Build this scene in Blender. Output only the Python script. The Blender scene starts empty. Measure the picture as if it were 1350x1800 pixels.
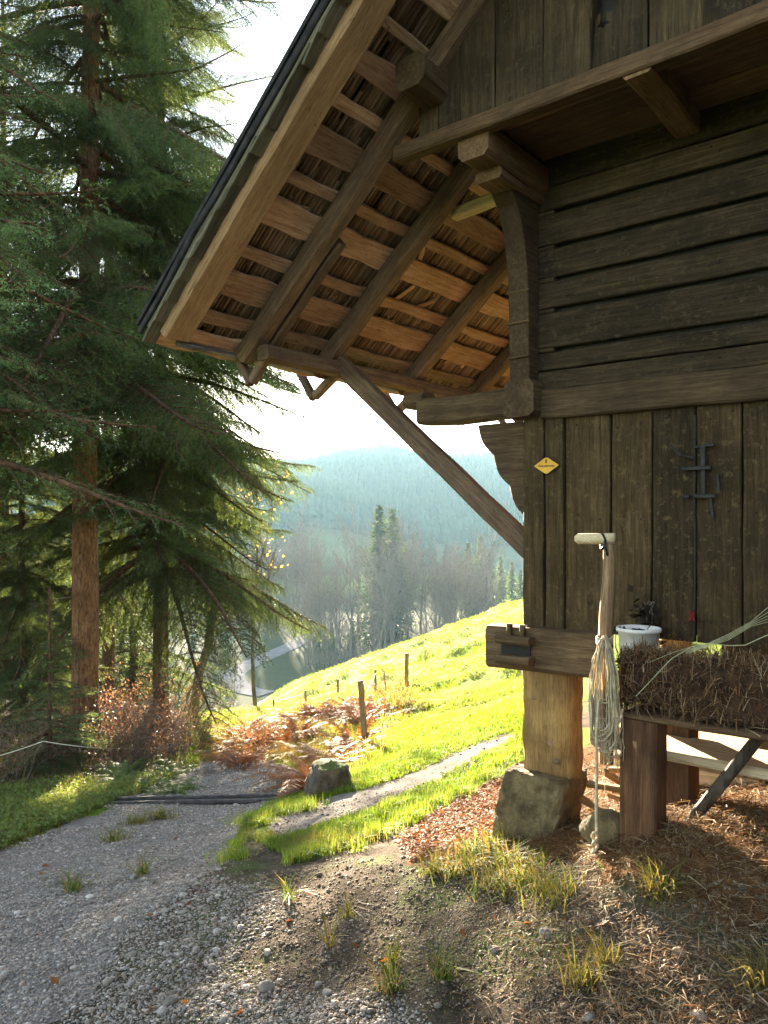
import bpy, bmesh, math, random
import numpy as np
from mathutils import Vector, Matrix, noise as mnoise
random.seed(7); RNG = np.random.default_rng(11)
S = bpy.context.scene
COL = S.collection
R = math.radians

# ------------------------------------------------------------------ camera, sky, sun, exposure
EYE = 1.6
cam_d = bpy.data.cameras.new('camera'); cam = bpy.data.objects.new('camera', cam_d); COL.objects.link(cam)
cam.location = (0, 0, EYE); cam.rotation_euler = (R(90), 0, 0)
cam_d.sensor_fit = 'HORIZONTAL'; cam_d.sensor_width = 36; cam_d.lens = 36 * 1352 / 1350
cam_d.shift_y = 15 / 1350; cam_d.clip_start = 0.05; cam_d.clip_end = 4000
S.camera = cam
SUN_AZ, SUN_EL = R(-11.9), R(10.5)
W = bpy.data.worlds.new('World'); S.world = W; W.use_nodes = True
wn = W.node_tree; wn.nodes.clear()
sky = wn.nodes.new('ShaderNodeTexSky'); sky.sky_type = 'NISHITA'; sky.sun_disc = False
sky.sun_elevation = SUN_EL; sky.sun_rotation = SUN_AZ; sky.altitude = 800; sky.air_density = 1.0; sky.dust_density = 0.5; sky.ozone_density = 1.2
bgn = wn.nodes.new('ShaderNodeBackground'); bgn.inputs['Strength'].default_value = 0.052
wo = wn.nodes.new('ShaderNodeOutputWorld')
hs0 = wn.nodes.new('ShaderNodeHueSaturation'); hs0.inputs['Saturation'].default_value = .6
wn.links.new(sky.outputs[0], hs0.inputs['Color']); wn.links.new(hs0.outputs[0], bgn.inputs[0]); wn.links.new(bgn.outputs[0], wo.inputs[0])
sd = bpy.data.lights.new('sun', 'SUN'); sd.energy = 5.0; sd.angle = R(0.6); sd.color = (1.0, 0.84, 0.62)
sun = bpy.data.objects.new('sun', sd); COL.objects.link(sun)
sdir = Vector((math.sin(SUN_AZ) * math.cos(SUN_EL), math.cos(SUN_AZ) * math.cos(SUN_EL), math.sin(SUN_EL)))
sun.rotation_euler = (-sdir).to_track_quat('-Z', 'Y').to_euler()
S.view_settings.view_transform = 'Standard'; S.view_settings.look = 'None'; S.view_settings.gamma = 1.0
S.view_settings.use_curve_mapping = False; S.view_settings.exposure = 4.3
S.cycles.use_denoising = True; S.cycles.max_bounces = 8; S.cycles.diffuse_bounces = 4; S.cycles.transmission_bounces = 5
S.cycles.volume_bounces = 1; S.cycles.transparent_max_bounces = 8; S.cycles.sample_clamp_indirect = 6

# ------------------------------------------------------------------ pixel helpers (photo pixel -> direction)
F, CX, CY = 1352.0, 675.0, 915.0
def at(px, py, d): return np.array([(px - CX) / F * d, d, EYE + (CY - py) / F * d])
AZ = R(51.0)
P0 = np.array([(922 - CX) / F * 4.6, 4.6, 0.0])
U = np.array([-math.sin(AZ), math.cos(AZ), 0]); V = np.array([math.cos(AZ), math.sin(AZ), 0])
def ray(px, py): return np.array([(px - CX) / F, 1.0, (CY - py) / F])
def loc(p):                                   # world -> barn space (x along gable to the right, y into the barn)
    d = p - P0; return np.array([-(d @ U), d @ V, p[2] + EYE])
def onB(px, py, b=0.0):
    r = ray(px, py); t = (b + P0 @ V) / (r @ V); return loc(r * t)
def onA(px, py, x=0.0):
    r = ray(px, py); t = (-x + P0 @ U) / (r @ U); return loc(r * t)

# ------------------------------------------------------------------ object helpers
def tag(o, label=None, cat=None, group=None, kind=None):
    if label: o['label'] = label
    if cat: o['category'] = cat
    if group: o['group'] = group
    if kind: o['kind'] = kind
    return o
def empty(name, l=(0, 0, 0), rz=0.0):
    o = bpy.data.objects.new(name, None); COL.objects.link(o); o.location = l; o.rotation_euler = (0, 0, rz); o.empty_display_size = .2
    return o
def link(name, me, mat=None, parent=None, mw=None):
    o = bpy.data.objects.new(name, me); COL.objects.link(o)
    if mat is not None and len(me.materials) == 0: me.materials.append(mat)
    if parent is not None: o.parent = parent
    if mw is not None: o.matrix_basis = mw
    return o
def np_mesh(name, v, tris=None, quads=None, smooth=False, col=None):
    me = bpy.data.meshes.new(name)
    v = np.asarray(v, np.float32)
    me.vertices.add(len(v)); me.vertices.foreach_set('co', v.ravel())
    nl = 0; idx = []; start = []; tot = []
    if quads is not None and len(quads):
        q = np.asarray(quads, np.int32); idx.append(q.ravel()); start.append(np.arange(len(q)) * 4); tot.append(np.full(len(q), 4)); nl = len(q) * 4
    if tris is not None and len(tris):
        t = np.asarray(tris, np.int32); idx.append(t.ravel()); start.append(nl + np.arange(len(t)) * 3); tot.append(np.full(len(t), 3))
    idx = np.concatenate(idx).astype(np.int32); start = np.concatenate(start).astype(np.int32); tot = np.concatenate(tot).astype(np.int32)
    me.loops.add(len(idx)); me.loops.foreach_set('vertex_index', idx)
    me.polygons.add(len(start)); me.polygons.foreach_set('loop_start', start); me.polygons.foreach_set('loop_total', tot)
    if smooth: me.polygons.foreach_set('use_smooth', np.ones(len(start), bool))
    if col is not None:
        a = me.color_attributes.new('tint', 'FLOAT_COLOR', 'POINT')
        c = np.ones((len(v), 4), np.float32); c[:, :3] = col; a.data.foreach_set('color', c.ravel())
    me.update(calc_edges=True); me.validate()
    return me
class MB:
    def __init__(s): s.v = []; s.f = []
    def add(s, vs, fs):
        n = len(s.v); s.v += [tuple(p) for p in vs]; s.f += [tuple(i + n for i in f) for f in fs]
    def mesh(s, name, smooth=False):
        me = bpy.data.meshes.new(name); me.from_pydata(s.v, [], s.f)
        if smooth: me.polygons.foreach_set('use_smooth', [True] * len(me.polygons))
        me.update(); return me
    def box(s, x0, x1, y0, y1, z0, z1):
        s.add([(x0,y0,z0),(x1,y0,z0),(x1,y1,z0),(x0,y1,z0),(x0,y0,z1),(x1,y0,z1),(x1,y1,z1),(x0,y1,z1)],
              [(0,3,2,1),(4,5,6,7),(0,1,5,4),(1,2,6,5),(2,3,7,6),(3,0,4,7)])
    def tube(s, pts, rad, n=8, cap=True):
        pts = [Vector(p) for p in pts]; rings = []; base = len(s.v)
        rr = rad if hasattr(rad, '__len__') else [rad] * len(pts)
        ref = Vector((0.123, 0.3, 0.94)).normalized()
        for i, p in enumerate(pts):
            t = (pts[min(i + 1, len(pts) - 1)] - pts[max(i - 1, 0)])
            t = t.normalized() if t.length > 1e-9 else Vector((0, 0, 1))
            a = t.cross(ref)
            if a.length < 1e-3: a = t.cross(Vector((1, 0, 0)))
            a.normalize(); b = t.cross(a)
            s.v += [tuple(p + (a * math.cos(6.2832 * k / n) + b * math.sin(6.2832 * k / n)) * rr[i]) for k in range(n)]
        for i in range(len(pts) - 1):
            for k in range(n):
                k2 = (k + 1) % n
                s.f.append((base + i * n + k, base + i * n + k2, base + (i + 1) * n + k2, base + (i + 1) * n + k))
        if cap:
            s.f.append(tuple(base + k for k in reversed(range(n)))); s.f.append(tuple(base + (len(pts) - 1) * n + k for k in range(n)))
def nz(x, y=0.0, z=0.0): return mnoise.noise(Vector((x, y, z)))
def frame(p0, p1, up=(0, 0, 1)):
    x = (Vector(p1) - Vector(p0)); L = x.length; x.normalize(); up = Vector(up)
    y = up.cross(x); y.normalize(); z = x.cross(y)
    m = Matrix((x, y, z)).transposed().to_4x4(); m.translation = Vector(p0)
    return m, L
SEED = [0]
def beam(name, p0, p1, w, h, mat, parent, up=(0, 0, 1), wob=.006, bev=.012, edge=0.0, seg=None, taper=1.0, cup=0.0):
    """squared timber from p0 to p1: x along, width w (y), depth h (z); uneven hewn faces, chamfered edges, live edges if edge>0"""
    SEED[0] += 1; sd_ = SEED[0] * 3.17
    m, L = frame(p0, p1, up); n = seg or max(3, min(28, int(L / .09)))
    b = min(bev, w * .3, h * .3); vs = []; fs = []
    sec = [(-w/2+b,-h/2),(w/2-b,-h/2),(w/2,-h/2+b),(w/2,h/2-b),(w/2-b,h/2),(-w/2+b,h/2),(-w/2,h/2-b),(-w/2,-h/2+b)]
    for i in range(n + 1):
        t = i / n; x = L * t; k = 1 + (taper - 1) * t
        dy = wob * nz(x * 2.3, sd_) * 1.6; dz = wob * nz(x * 2.1, sd_ + 40) * 1.6
        eL = edge * (nz(x * 5, sd_ + 9) + .5 * nz(x * 14, sd_ + 5)); eR = edge * (nz(x * 5, sd_ + 19) + .5 * nz(x * 14, sd_ + 15))
        for j, (yy, zz) in enumerate(sec):
            e = (eR if yy > 0 else -eL)
            vs.append((x, yy * k + dy + e + wob * .5 * nz(x * 7, j * 3.1, sd_), zz * k + dz + wob * .5 * nz(x * 7, j * 5.3 + 7, sd_) + cup * (yy / w) ** 2))
    for i in range(n):
        for j in range(8):
            j2 = (j + 1) % 8; fs.append((i*8+j, i*8+j2, (i+1)*8+j2, (i+1)*8+j))
    fs.append(tuple(reversed(range(8)))); fs.append(tuple(n*8+j for j in range(8)))
    fs = [tuple(reversed(f)) for f in fs]
    me = bpy.data.meshes.new(name); me.from_pydata(vs, [], fs); me.update()
    return link(name, me, mat, parent, m)
def extrude_poly(name, poly, t, mat, parent, M):
    """outline in local xz, thickness t along y"""
    n = len(poly); vs = [(x, -t/2, z) for x, z in poly] + [(x, t/2, z) for x, z in poly]
    bm = bmesh.new(); bv = [bm.verts.new(p) for p in vs]
    fa = bm.faces.new(bv[:n]); fb = bm.faces.new(list(reversed(bv[n:])))
    for i in range(n): bm.faces.new((bv[(i+1) % n], bv[i], bv[n+i], bv[n+(i+1) % n]))
    bmesh.ops.recalc_face_normals(bm, faces=bm.faces[:])
    bmesh.ops.bevel(bm, geom=[e for e in bm.edges if len(e.link_faces) == 2 and e.calc_face_angle(0) > .9], offset=.006, segments=1, affect='EDGES')
    bmesh.ops.triangulate(bm, faces=[f for f in bm.faces if len(f.verts) > 4])
    me = bpy.data.meshes.new(name); bm.to_mesh(me); bm.free()
    return link(name, me, mat, parent, M)
def rock_mesh(name, size, seed, sub=2, rough=.25, flat=1.0):
    bm = bmesh.new(); bmesh.ops.create_icosphere(bm, subdivisions=sub, radius=1)
    for v in bm.verts:
        p = v.co.copy(); k = 1 + rough * mnoise.noise(p * 1.1 + Vector((seed, 0, 0))) * 1.4 + rough * .4 * mnoise.noise(p * 3 + Vector((0, seed, 0)))
        v.co = Vector((p.x * size[0] * k, p.y * size[1] * k, p.z * size[2] * k * flat))
    me = bpy.data.meshes.new(name); bm.to_mesh(me); bm.free(); return me

# ------------------------------------------------------------------ materials
def mat_new(name):
    m = bpy.data.materials.new(name); m.use_nodes = True; nt = m.node_tree; nt.nodes.clear()
    out = nt.nodes.new('ShaderNodeOutputMaterial'); return m, nt, out
def N(nt, t, **kw):
    n = nt.nodes.new(t)
    for k, v in kw.items(): setattr(n, k, v)
    return n
def ramp(nt, stops):
    r = N(nt, 'ShaderNodeValToRGB'); e = r.color_ramp.elements
    while len(e) < len(stops): e.new(.5)
    for i, (p, c) in enumerate(stops): e[i].position = p; e[i].color = (*c, 1)
    return r
def noise_tex(nt, vec, scale, detail=6, rough=.6, dist=0.0):
    t = N(nt, 'ShaderNodeTexNoise'); t.inputs['Scale'].default_value = scale; t.inputs['Detail'].default_value = detail
    t.inputs['Roughness'].default_value = rough; t.inputs['Distortion'].default_value = dist
    if vec is not None: nt.links.new(vec, t.inputs['Vector'])
    return t
def mixc(nt, f, a, b, mode='MIX'):
    m = N(nt, 'ShaderNodeMix', data_type='RGBA', blend_type=mode)
    for s, x in ((0, f), (6, a), (7, b)):
        if hasattr(x, 'links'): nt.links.new(x, m.inputs[s])
        elif s == 0: m.inputs[0].default_value = x
        else: m.inputs[s].default_value = (*x, 1)
    return m.outputs[2]
def bump(nt, h, strength=.5, dist=.01, normal=None):
    b = N(nt, 'ShaderNodeBump'); b.inputs['Strength'].default_value = strength; b.inputs['Distance'].default_value = dist
    nt.links.new(h, b.inputs['Height'])
    if normal is not None: nt.links.new(normal, b.inputs['Normal'])
    return b.outputs[0]
def pbsdf(nt, out, col, rough=.8, normal=None, spec=.3, metal=0.0):
    p = N(nt, 'ShaderNodeBsdfPrincipled'); p.inputs['Roughness'].default_value = rough; p.inputs['Specular IOR Level'].default_value = spec; p.inputs['Metallic'].default_value = metal
    if hasattr(col, 'links'): nt.links.new(col, p.inputs['Base Color'])
    else: p.inputs['Base Color'].default_value = (*col, 1)
    if normal is not None: nt.links.new(normal, p.inputs['Normal'])
    nt.links.new(p.outputs[0], out.inputs['Surface']); return p
def wood(name, dark, mid, light, stain=(.05,.045,.035), stain_amt=.5, lichen=None, worm=0.0, grain=(1.2, 22, 22)):
    """timber with its grain along the piece's own x axis"""
    m, nt, out = mat_new(name)
    tc = N(nt, 'ShaderNodeTexCoord'); oi = N(nt, 'ShaderNodeObjectInfo')
    off = N(nt, 'ShaderNodeVectorMath', operation='MULTIPLY_ADD'); cmb = N(nt, 'ShaderNodeCombineXYZ')
    for i in range(3): nt.links.new(oi.outputs['Random'], cmb.inputs[i])
    nt.links.new(cmb.outputs[0], off.inputs[0]); off.inputs[1].default_value = (37, 53, 71); nt.links.new(tc.outputs['Object'], off.inputs[2])
    mp = N(nt, 'ShaderNodeMapping'); mp.inputs['Scale'].default_value = grain; nt.links.new(off.outputs[0], mp.inputs['Vector'])
    g1 = noise_tex(nt, mp.outputs[0], 2.2, 8, .7, .6); g2 = noise_tex(nt, mp.outputs[0], 9, 5, .7, .2); pt = noise_tex(nt, off.outputs[0], 3.3, 6, .65)
    fine = noise_tex(nt, off.outputs[0], 45, 4, .7)
    r1 = ramp(nt, [(.3, dark), (.5, mid), (.68, light)]); nt.links.new(g1.outputs[0], r1.inputs[0])
    rs = ramp(nt, [(.38, (0,0,0)), (.62, (1,1,1))]); nt.links.new(pt.outputs[0], rs.inputs[0])
    sa = N(nt, 'ShaderNodeMath', operation='MULTIPLY'); nt.links.new(rs.outputs[0], sa.inputs[0]); sa.inputs[1].default_value = stain_amt
    c = mixc(nt, sa.outputs[0], r1.outputs[0], stain)
    rg = ramp(nt, [(.36, (.35,.33,.3)), (.48, (1,1,1))]); nt.links.new(g2.outputs[0], rg.inputs[0])
    c = mixc(nt, .7, c, rg.outputs[0], 'MULTIPLY')
    hv = N(nt, 'ShaderNodeMath', operation='MULTIPLY_ADD'); nt.links.new(oi.outputs['Random'], hv.inputs[0]); hv.inputs[1].default_value = .7; hv.inputs[2].default_value = .65
    hs = N(nt, 'ShaderNodeHueSaturation'); nt.links.new(hv.outputs[0], hs.inputs['Value']); nt.links.new(c, hs.inputs['Color']); c = hs.outputs[0]
    if lichen is not None:
        ln = noise_tex(nt, off.outputs[0], 24, 5, .75); lr = ramp(nt, [(.55, (0,0,0)), (.66, (1,1,1))]); nt.links.new(ln.outputs[0], lr.inputs[0])
        lm = N(nt, 'ShaderNodeMath', operation='MULTIPLY'); nt.links.new(lr.outputs[0], lm.inputs[0]); lm.inputs[1].default_value = .65
        c = mixc(nt, lm.outputs[0], c, lichen)
    if worm > 0:
        mw = N(nt, 'ShaderNodeMapping'); mw.inputs['Scale'].default_value = (14, 38, 38); nt.links.new(off.outputs[0], mw.inputs['Vector'])
        vo = noise_tex(nt, mw.outputs[0], 1.0, 3, .5, 1.2); vr = ramp(nt, [(.27, (.22,.2,.17)), (.34, (1,1,1))]); nt.links.new(vo.outputs[0], vr.inputs[0])
        c = mixc(nt, worm, c, vr.outputs[0], 'MULTIPLY')
    ad = N(nt, 'ShaderNodeMath', operation='MULTIPLY_ADD'); nt.links.new(g2.outputs[0], ad.inputs[0]); ad.inputs[1].default_value = .7; nt.links.new(g1.outputs[0], ad.inputs[2])
    ad2 = N(nt, 'ShaderNodeMath', operation='MULTIPLY_ADD'); nt.links.new(fine.outputs[0], ad2.inputs[0]); ad2.inputs[1].default_value = .4; nt.links.new(ad.outputs[0], ad2.inputs[2])
    pbsdf(nt, out, c, .85, bump(nt, ad2.outputs[0], .7, .008), .2)
    return m
M = {}
M['roofwood'] = wood('roof_wood', (.29,.16,.085), (.52,.325,.20), (.68,.475,.32), (.21,.115,.065), .4, None, .85)
M['rafter'] = wood('rafter_wood', (.085,.05,.028), (.165,.102,.058), (.27,.18,.105), (.055,.035,.026), .5, None, .5)
M['barge'] = wood('barge_wood', (.22,.125,.06), (.36,.215,.11), (.46,.30,.165), (.17,.095,.05), .4, None, .8)
M['wallwood'] = wood('wall_wood', (.020,.012,.005), (.050,.031,.013), (.095,.063,.030), (.013,.009,.004), .6, (.075,.054,.026), .6)
M['plankwood'] = wood('old_plank_wood', (.026,.015,.005), (.060,.036,.013), (.108,.070,.030), (.018,.012,.004), .6, (.12,.085,.034), .6)
M['beamwood'] = wood('beam_wood', (.05,.029,.012), (.105,.063,.029), (.175,.115,.058), (.030,.018,.009), .5)
M['soffit'] = wood('soffit_wood', (.09,.047,.021), (.165,.092,.043), (.24,.147,.077), (.052,.031,.016), .5)
M['postwood'] = wood('post_wood', (.17,.09,.03), (.33,.195,.065), (.45,.29,.11), (.10,.052,.02), .6)
M['legwood'] = wood('leg_wood', (.045,.02,.009), (.105,.05,.022), (.17,.09,.042), (.03,.015,.008), .5)  # redder, darker copy of the fence wood with the legs' shade in its tone
M['palewood'] = wood('pale_wood', (.40,.29,.16), (.58,.45,.27), (.68,.55,.36), (.35,.24,.13), .3)
M['fencewood'] = wood('fence_wood', (.10,.055,.03), (.22,.13,.065), (.33,.22,.12), (.07,.045,.03), .4)
M['stick'] = wood('split_shingle_wood', (.17,.10,.07), (.34,.22,.15), (.48,.34,.23), (.12,.08,.055), .5, None, 0, (1.5, 30, 30))
M['polewood'] = wood('pole_wood', (.10,.055,.03), (.22,.13,.065), (.33,.22,.12), (.07,.045,.03), .4, None, 0, (22, 22, 1.2))
M['mossy'] = wood('mossy_shingle', (.07,.062,.042), (.14,.12,.08), (.21,.185,.13), (.075,.078,.04), .4)
def simple(name, c1, c2, scale=8, rough=.8, bs=.4, bd=.01, metal=0.0, spec=.3, coord='Object', detail=6):
    m, nt, out = mat_new(name); tc = N(nt, 'ShaderNodeTexCoord'); n = noise_tex(nt, tc.outputs[coord], scale, detail, .65)
    r = ramp(nt, [(.35, c1), (.65, c2)]); nt.links.new(n.outputs[0], r.inputs[0])
    pbsdf(nt, out, r.outputs[0], rough, bump(nt, n.outputs[0], bs, bd) if bs else None, spec, metal); return m
M['dark'] = simple('dark_interior', (.012,.010,.008), (.03,.025,.018), 5)
M['roofskin'] = simple('roof_covering', (.012,.012,.013), (.04,.036,.034), 9, .9, spec=.05)
M['stone'] = simple('stone_block', (.07,.05,.022), (.23,.17,.08), 9, .95, 1.0, .06, detail=10)
M['rock'] = simple('mossy_rock', (.05,.045,.03), (.20,.17,.11), 5, .9, .9, .04)
M['iron'] = simple('black_iron', (.012,.011,.010), (.035,.03,.026), 20, .6, .3, .004, .4)
M['steel'] = simple('steel_rail', (.05,.042,.04), (.13,.115,.11), 12, .5, .2, .004, .35)
M['zinc'] = simple('zinc_gutter', (.14,.14,.15), (.26,.26,.28), 9, .45, .1, .003, .7)
M['bucket'] = simple('bucket_plastic', (.55,.50,.44), (.78,.76,.73), 7, .45, .05, .002)
M['rope'] = simple('rope_fibre', (.34,.26,.15), (.56,.46,.30), 40, .9, .6, .004)
M['twine'] = simple('baling_twine', (.26,.24,.13), (.42,.39,.23), 30, .7, .2, .002)
M['tape'] = simple('fence_tape', (.55,.52,.40), (.72,.70,.58), 30, .7, .1, .002)
M['yellow'] = simple('sign_yellow', (.52,.25,.012), (.62,.33,.018), 15, .45, .05, .002)
M['ink'] = simple('sign_ink', (.05,.015,.008), (.09,.03,.012), 15, .6, 0)
M['red'] = simple('red_cloth', (.15,.010,.008), (.22,.018,.014), 20, .8, .2)
M['bark'] = None
def bark(name, dark, mid, light, sc=3.0):
    m, nt, out = mat_new(name); tc = N(nt, 'ShaderNodeTexCoord'); mp = N(nt, 'ShaderNodeMapping'); mp.inputs['Scale'].default_value = (6, 6, 1.6)
    nt.links.new(tc.outputs['Object'], mp.inputs['Vector'])
    n1 = noise_tex(nt, mp.outputs[0], sc, 8, .7, .5); n2 = noise_tex(nt, tc.outputs['Object'], 1.6, 4, .6)
    vo = N(nt, 'ShaderNodeTexVoronoi'); vo.inputs['Scale'].default_value = sc * 1.8; nt.links.new(mp.outputs[0], vo.inputs['Vector'])
    r = ramp(nt, [(.32, dark), (.5, mid), (.68, light)]); nt.links.new(n1.outputs[0], r.inputs[0])
    r2 = ramp(nt, [(.35, (.45,.42,.4)), (.6, (1,1,1))]); nt.links.new(n2.outputs[0], r2.inputs[0])
    c = mixc(nt, .8, r.outputs[0], r2.outputs[0], 'MULTIPLY')
    ad = N(nt, 'ShaderNodeMath', operation='ADD'); nt.links.new(n1.outputs[0], ad.inputs[0]); nt.links.new(vo.outputs['Distance'], ad.inputs[1])
    pbsdf(nt, out, c, .9, bump(nt, ad.outputs[0], .8, .03), .15); return m
M['bark'] = bark('spruce_bark', (.035,.02,.013), (.115,.062,.034), (.22,.125,.068), 4.5)
M['orangebark'] = bark('orange_bark', (.05,.026,.014), (.19,.095,.045), (.32,.175,.085), 4.5)
M['greybark'] = bark('grey_bark', (.05,.04,.03), (.13,.105,.075), (.22,.185,.135))
def leafy(name, c1, c2, trans=.5, attr=False, rough=.6, tint=None, sc=6.0, spread=.35, spec=.12):
    """thin leaves or needles that let light through; colour varies from piece to piece"""
    m, nt, out = mat_new(name); oi = N(nt, 'ShaderNodeObjectInfo')
    if attr:
        a = N(nt, 'ShaderNodeVertexColor', layer_name='tint'); c = a.outputs[0]
    else:
        tc = N(nt, 'ShaderNodeTexCoord'); n = noise_tex(nt, tc.outputs['Object'], sc, 3, .6); r = ramp(nt, [(.35, c1), (.65, c2)]); nt.links.new(n.outputs[0], r.inputs[0])
        hv = N(nt, 'ShaderNodeMath', operation='MULTIPLY_ADD'); nt.links.new(oi.outputs['Random'], hv.inputs[0]); hv.inputs[1].default_value = spread * 2; hv.inputs[2].default_value = 1 - spread
        hs = N(nt, 'ShaderNodeHueSaturation'); nt.links.new(hv.outputs[0], hs.inputs['Value']); nt.links.new(r.outputs[0], hs.inputs['Color']); c = hs.outputs[0]
    d = N(nt, 'ShaderNodeBsdfPrincipled'); d.inputs['Roughness'].default_value = rough; d.inputs['Specular IOR Level'].default_value = spec; nt.links.new(c, d.inputs['Base Color'])
    t = N(nt, 'ShaderNodeBsdfTranslucent'); tt = mixc(nt, 1.0, c, tint or (1.25, 1.15, .55), 'MULTIPLY'); nt.links.new(tt, t.inputs[0])
    mx = N(nt, 'ShaderNodeMixShader'); mx.inputs[0].default_value = trans; nt.links.new(d.outputs[0], mx.inputs[1]); nt.links.new(t.outputs[0], mx.inputs[2])
    nt.links.new(mx.outputs[0], out.inputs['Surface']); return m
M['needles'] = leafy('spruce_needles', (.042,.070,.032), (.095,.135,.055), .45, tint=(1.25,1.1,.55))
M['youngneedles'] = leafy('young_spruce_needles', (.065,.115,.055), (.13,.20,.09), .42)
M['farneedles'] = leafy('far_needles', (.02,.04,.025), (.04,.07,.035), .1, sc=.05, spec=0.0)
M['grass'] = leafy('grass_blades', None, None, .55, True)
M['dryleaf'] = leafy('dry_leaves', (.14,.075,.042), (.28,.165,.10), .38, tint=(1.15,.92,.65))
M['darkleaf'] = leafy('dark_dry_leaves', (.02,.014,.008), (.05,.035,.02), .2)
M['bracken'] = leafy('dry_bracken', (.16,.06,.025), (.32,.15,.06), .4, tint=(1.2,.85,.5))
M['goldleaf'] = leafy('golden_leaves', (.40,.25,.04), (.62,.42,.08), .5, tint=(1.2,1.0,.5))
M['ivy'] = leafy('ground_leaves', (.06,.10,.03), (.16,.20,.06), .4, spread=.2, sc=25)
M['straw'] = leafy('straw', None, None, .3, True, .7, tint=(1.1,.95,.7))
M['twig'] = simple('bare_twigs', (.10,.075,.055), (.20,.155,.12), 2, .9, 0)

# ------------------------------------------------------------------ terrain heights
CTRL = [(675,1800,2.9),(0,1800,3.3),(1350,1800,2.45),(0,1620,4.5),(450,1600,4.15),(900,1600,3.6),(1350,1600,2.95),
 (0,1490,6.3),(300,1490,6.0),(600,1490,5.3),(760,1480,4.9),(880,1480,4.6),(1000,1490,3.95),(1100,1500,3.4),(1350,1500,3.0),
 (1100,1450,3.75),(1300,1450,3.4),(1200,1400,4.6),(950,1400,5.6),(200,1410,8.8),(350,1408,8.6),(495,1404,8.2),(575,1390,7.8),
 (650,1405,6.9),(760,1360,7.4),(870,1300,8.0),(440,1345,11),(360,1350,11.3),(400,1325,13),(650,1312,11.5),
 (715,1207,22),(660,1205,26),(594,1210,29),(537,1225,30),(482,1245,30),(350,1292,28),
 (925,1055,45),(830,1090,43),(720,1130,40),(600,1175,37),(500,1212,35),(925,1200,14),(860,1250,10.5),(800,1180,20),
 (0,1430,8),(100,1400,9.5),(0,1340,12),(170,1290,14),(300,1290,15.5),(100,1200,22),(330,1262,20),(500,1228,44),(600,1188,44),(720,1138,44),(420,1278,34),(350,1304,36),(400,1285,44),(250,1300,30),(150,1300,40),(330,1310,43)]
cp = [at(*c) for c in CTRL]
cp += [np.array(p) for p in [(7,4,.25),(6,8,.0),(10,5,.4),(12,14,.2),(20,20,.3),(35,35,0.0),(-9,6,-1.5),(-14,10,-2.2),(-25,20,-4),(-20,36,-7),(0,0,0),(-3,-3,-.15),(3,-3,.4),(-8,0,-.9),(8,0,.6),(0,-12,1.0),(-15,-12,0),(15,-12,2.0),(25,0,2.5),(-30,0,-3)]]
cp = np.array(cp)
def _k(r): return np.where(r > 1e-6, r * r * np.log(np.maximum(r, 1e-6)), 0)
_n = len(cp); _A = np.zeros((_n + 3, _n + 3)); _d = np.linalg.norm(cp[:, None, :2] - cp[None, :, :2], axis=2)
_A[:_n, :_n] = _k(_d) + np.eye(_n) * .05; _A[:_n, _n] = 1; _A[:_n, _n+1:] = cp[:, :2]; _A[_n:, :_n] = _A[:_n, _n:].T
_w = np.linalg.solve(_A, np.concatenate([cp[:, 2], np.zeros(3)]))
def tps(x, y):
    x = np.asarray(x, float); y = np.asarray(y, float); o = _w[_n] + _w[_n+1] * x + _w[_n+2] * y
    for i in range(_n): o = o + _w[i] * _k(np.hypot(x - cp[i, 0], y - cp[i, 1]))
    return o
def vnoise(x, y, s, seed=0):
    """cheap smooth value noise in [-1,1]"""
    rs = np.random.default_rng(seed).uniform(-1, 1, (64, 64)); X = x * s; Y = y * s
    i = np.floor(X).astype(int); j = np.floor(Y).astype(int); a = X - i; b = Y - j; a = a*a*(3-2*a); b = b*b*(3-2*b)
    g = lambda p, q: rs[p % 64, q % 64]
    return (g(i,j)*(1-a)+g(i+1,j)*a)*(1-b)+(g(i,j+1)*(1-a)+g(i+1,j+1)*a)*b
def fbm(x, y, s, seed=0): return sum(vnoise(x + 7.3*k, y - 3.1*k, s * 2**k, seed + k) * .5**k for k in range(4))
VALLEY = -20.0
def relief(x, y):
    r = np.hypot(x, y); near = np.clip(1 - r / 14, 0, 1)
    return near * (.010 * fbm(x, y, 3.0, 21) + .022 * fbm(x, y, 4.0, 5)) + np.clip((r - 9) / 6, 0, 1) * np.clip((60 - r) / 8, 0, 1) * (.13 * fbm(x, y, .7, 31) + .05 * fbm(x, y, 2.6, 32))
def H(x, y): return H0(x, y) + relief(np.asarray(x, float), np.asarray(y, float))
def H0(x, y):
    x = np.asarray(x, float); y = np.asarray(y, float); r = np.hypot(x, y); rc = 44.0
    k = np.where(r > rc, rc / np.maximum(r, 1e-6), 1.0)
    h = tps(x * k, y * k); e = np.maximum(r - rc, 0); ca = np.clip((y / np.maximum(r, 1e-6) + .2) / .6, 0, 1)
    h = h - (.06 * e + .013 * e * e) * ca
    far = np.maximum(h, VALLEY - 3)
    d = (far - VALLEY) / 2.0                                   # smooth maximum with the valley floor
    return VALLEY + 2.0 * np.logaddexp(0, np.clip(d, -30, 30)) * (d < 25) + (d >= 25) * 2.0 * d
def Hs(x, y): return float(H(np.array([x]), np.array([y]))[0])
def ground_hit(px, py, lo=1.2, hi=160.0):
    """distance at which the view ray of a photo pixel meets the terrain"""
    d = np.geomspace(lo, hi, 900); X = (px - CX) / F * d; Z = EYE + (CY - py) / F * d
    b = np.nonzero(Z < H(X, d))[0]
    i = b[0] if len(b) else len(d) - 1
    return float(X[i]), float(d[i]), Hs(X[i], d[i])
def pix(x, y, z): return CX + F * x / y, CY - F * (z - EYE) / y
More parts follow.
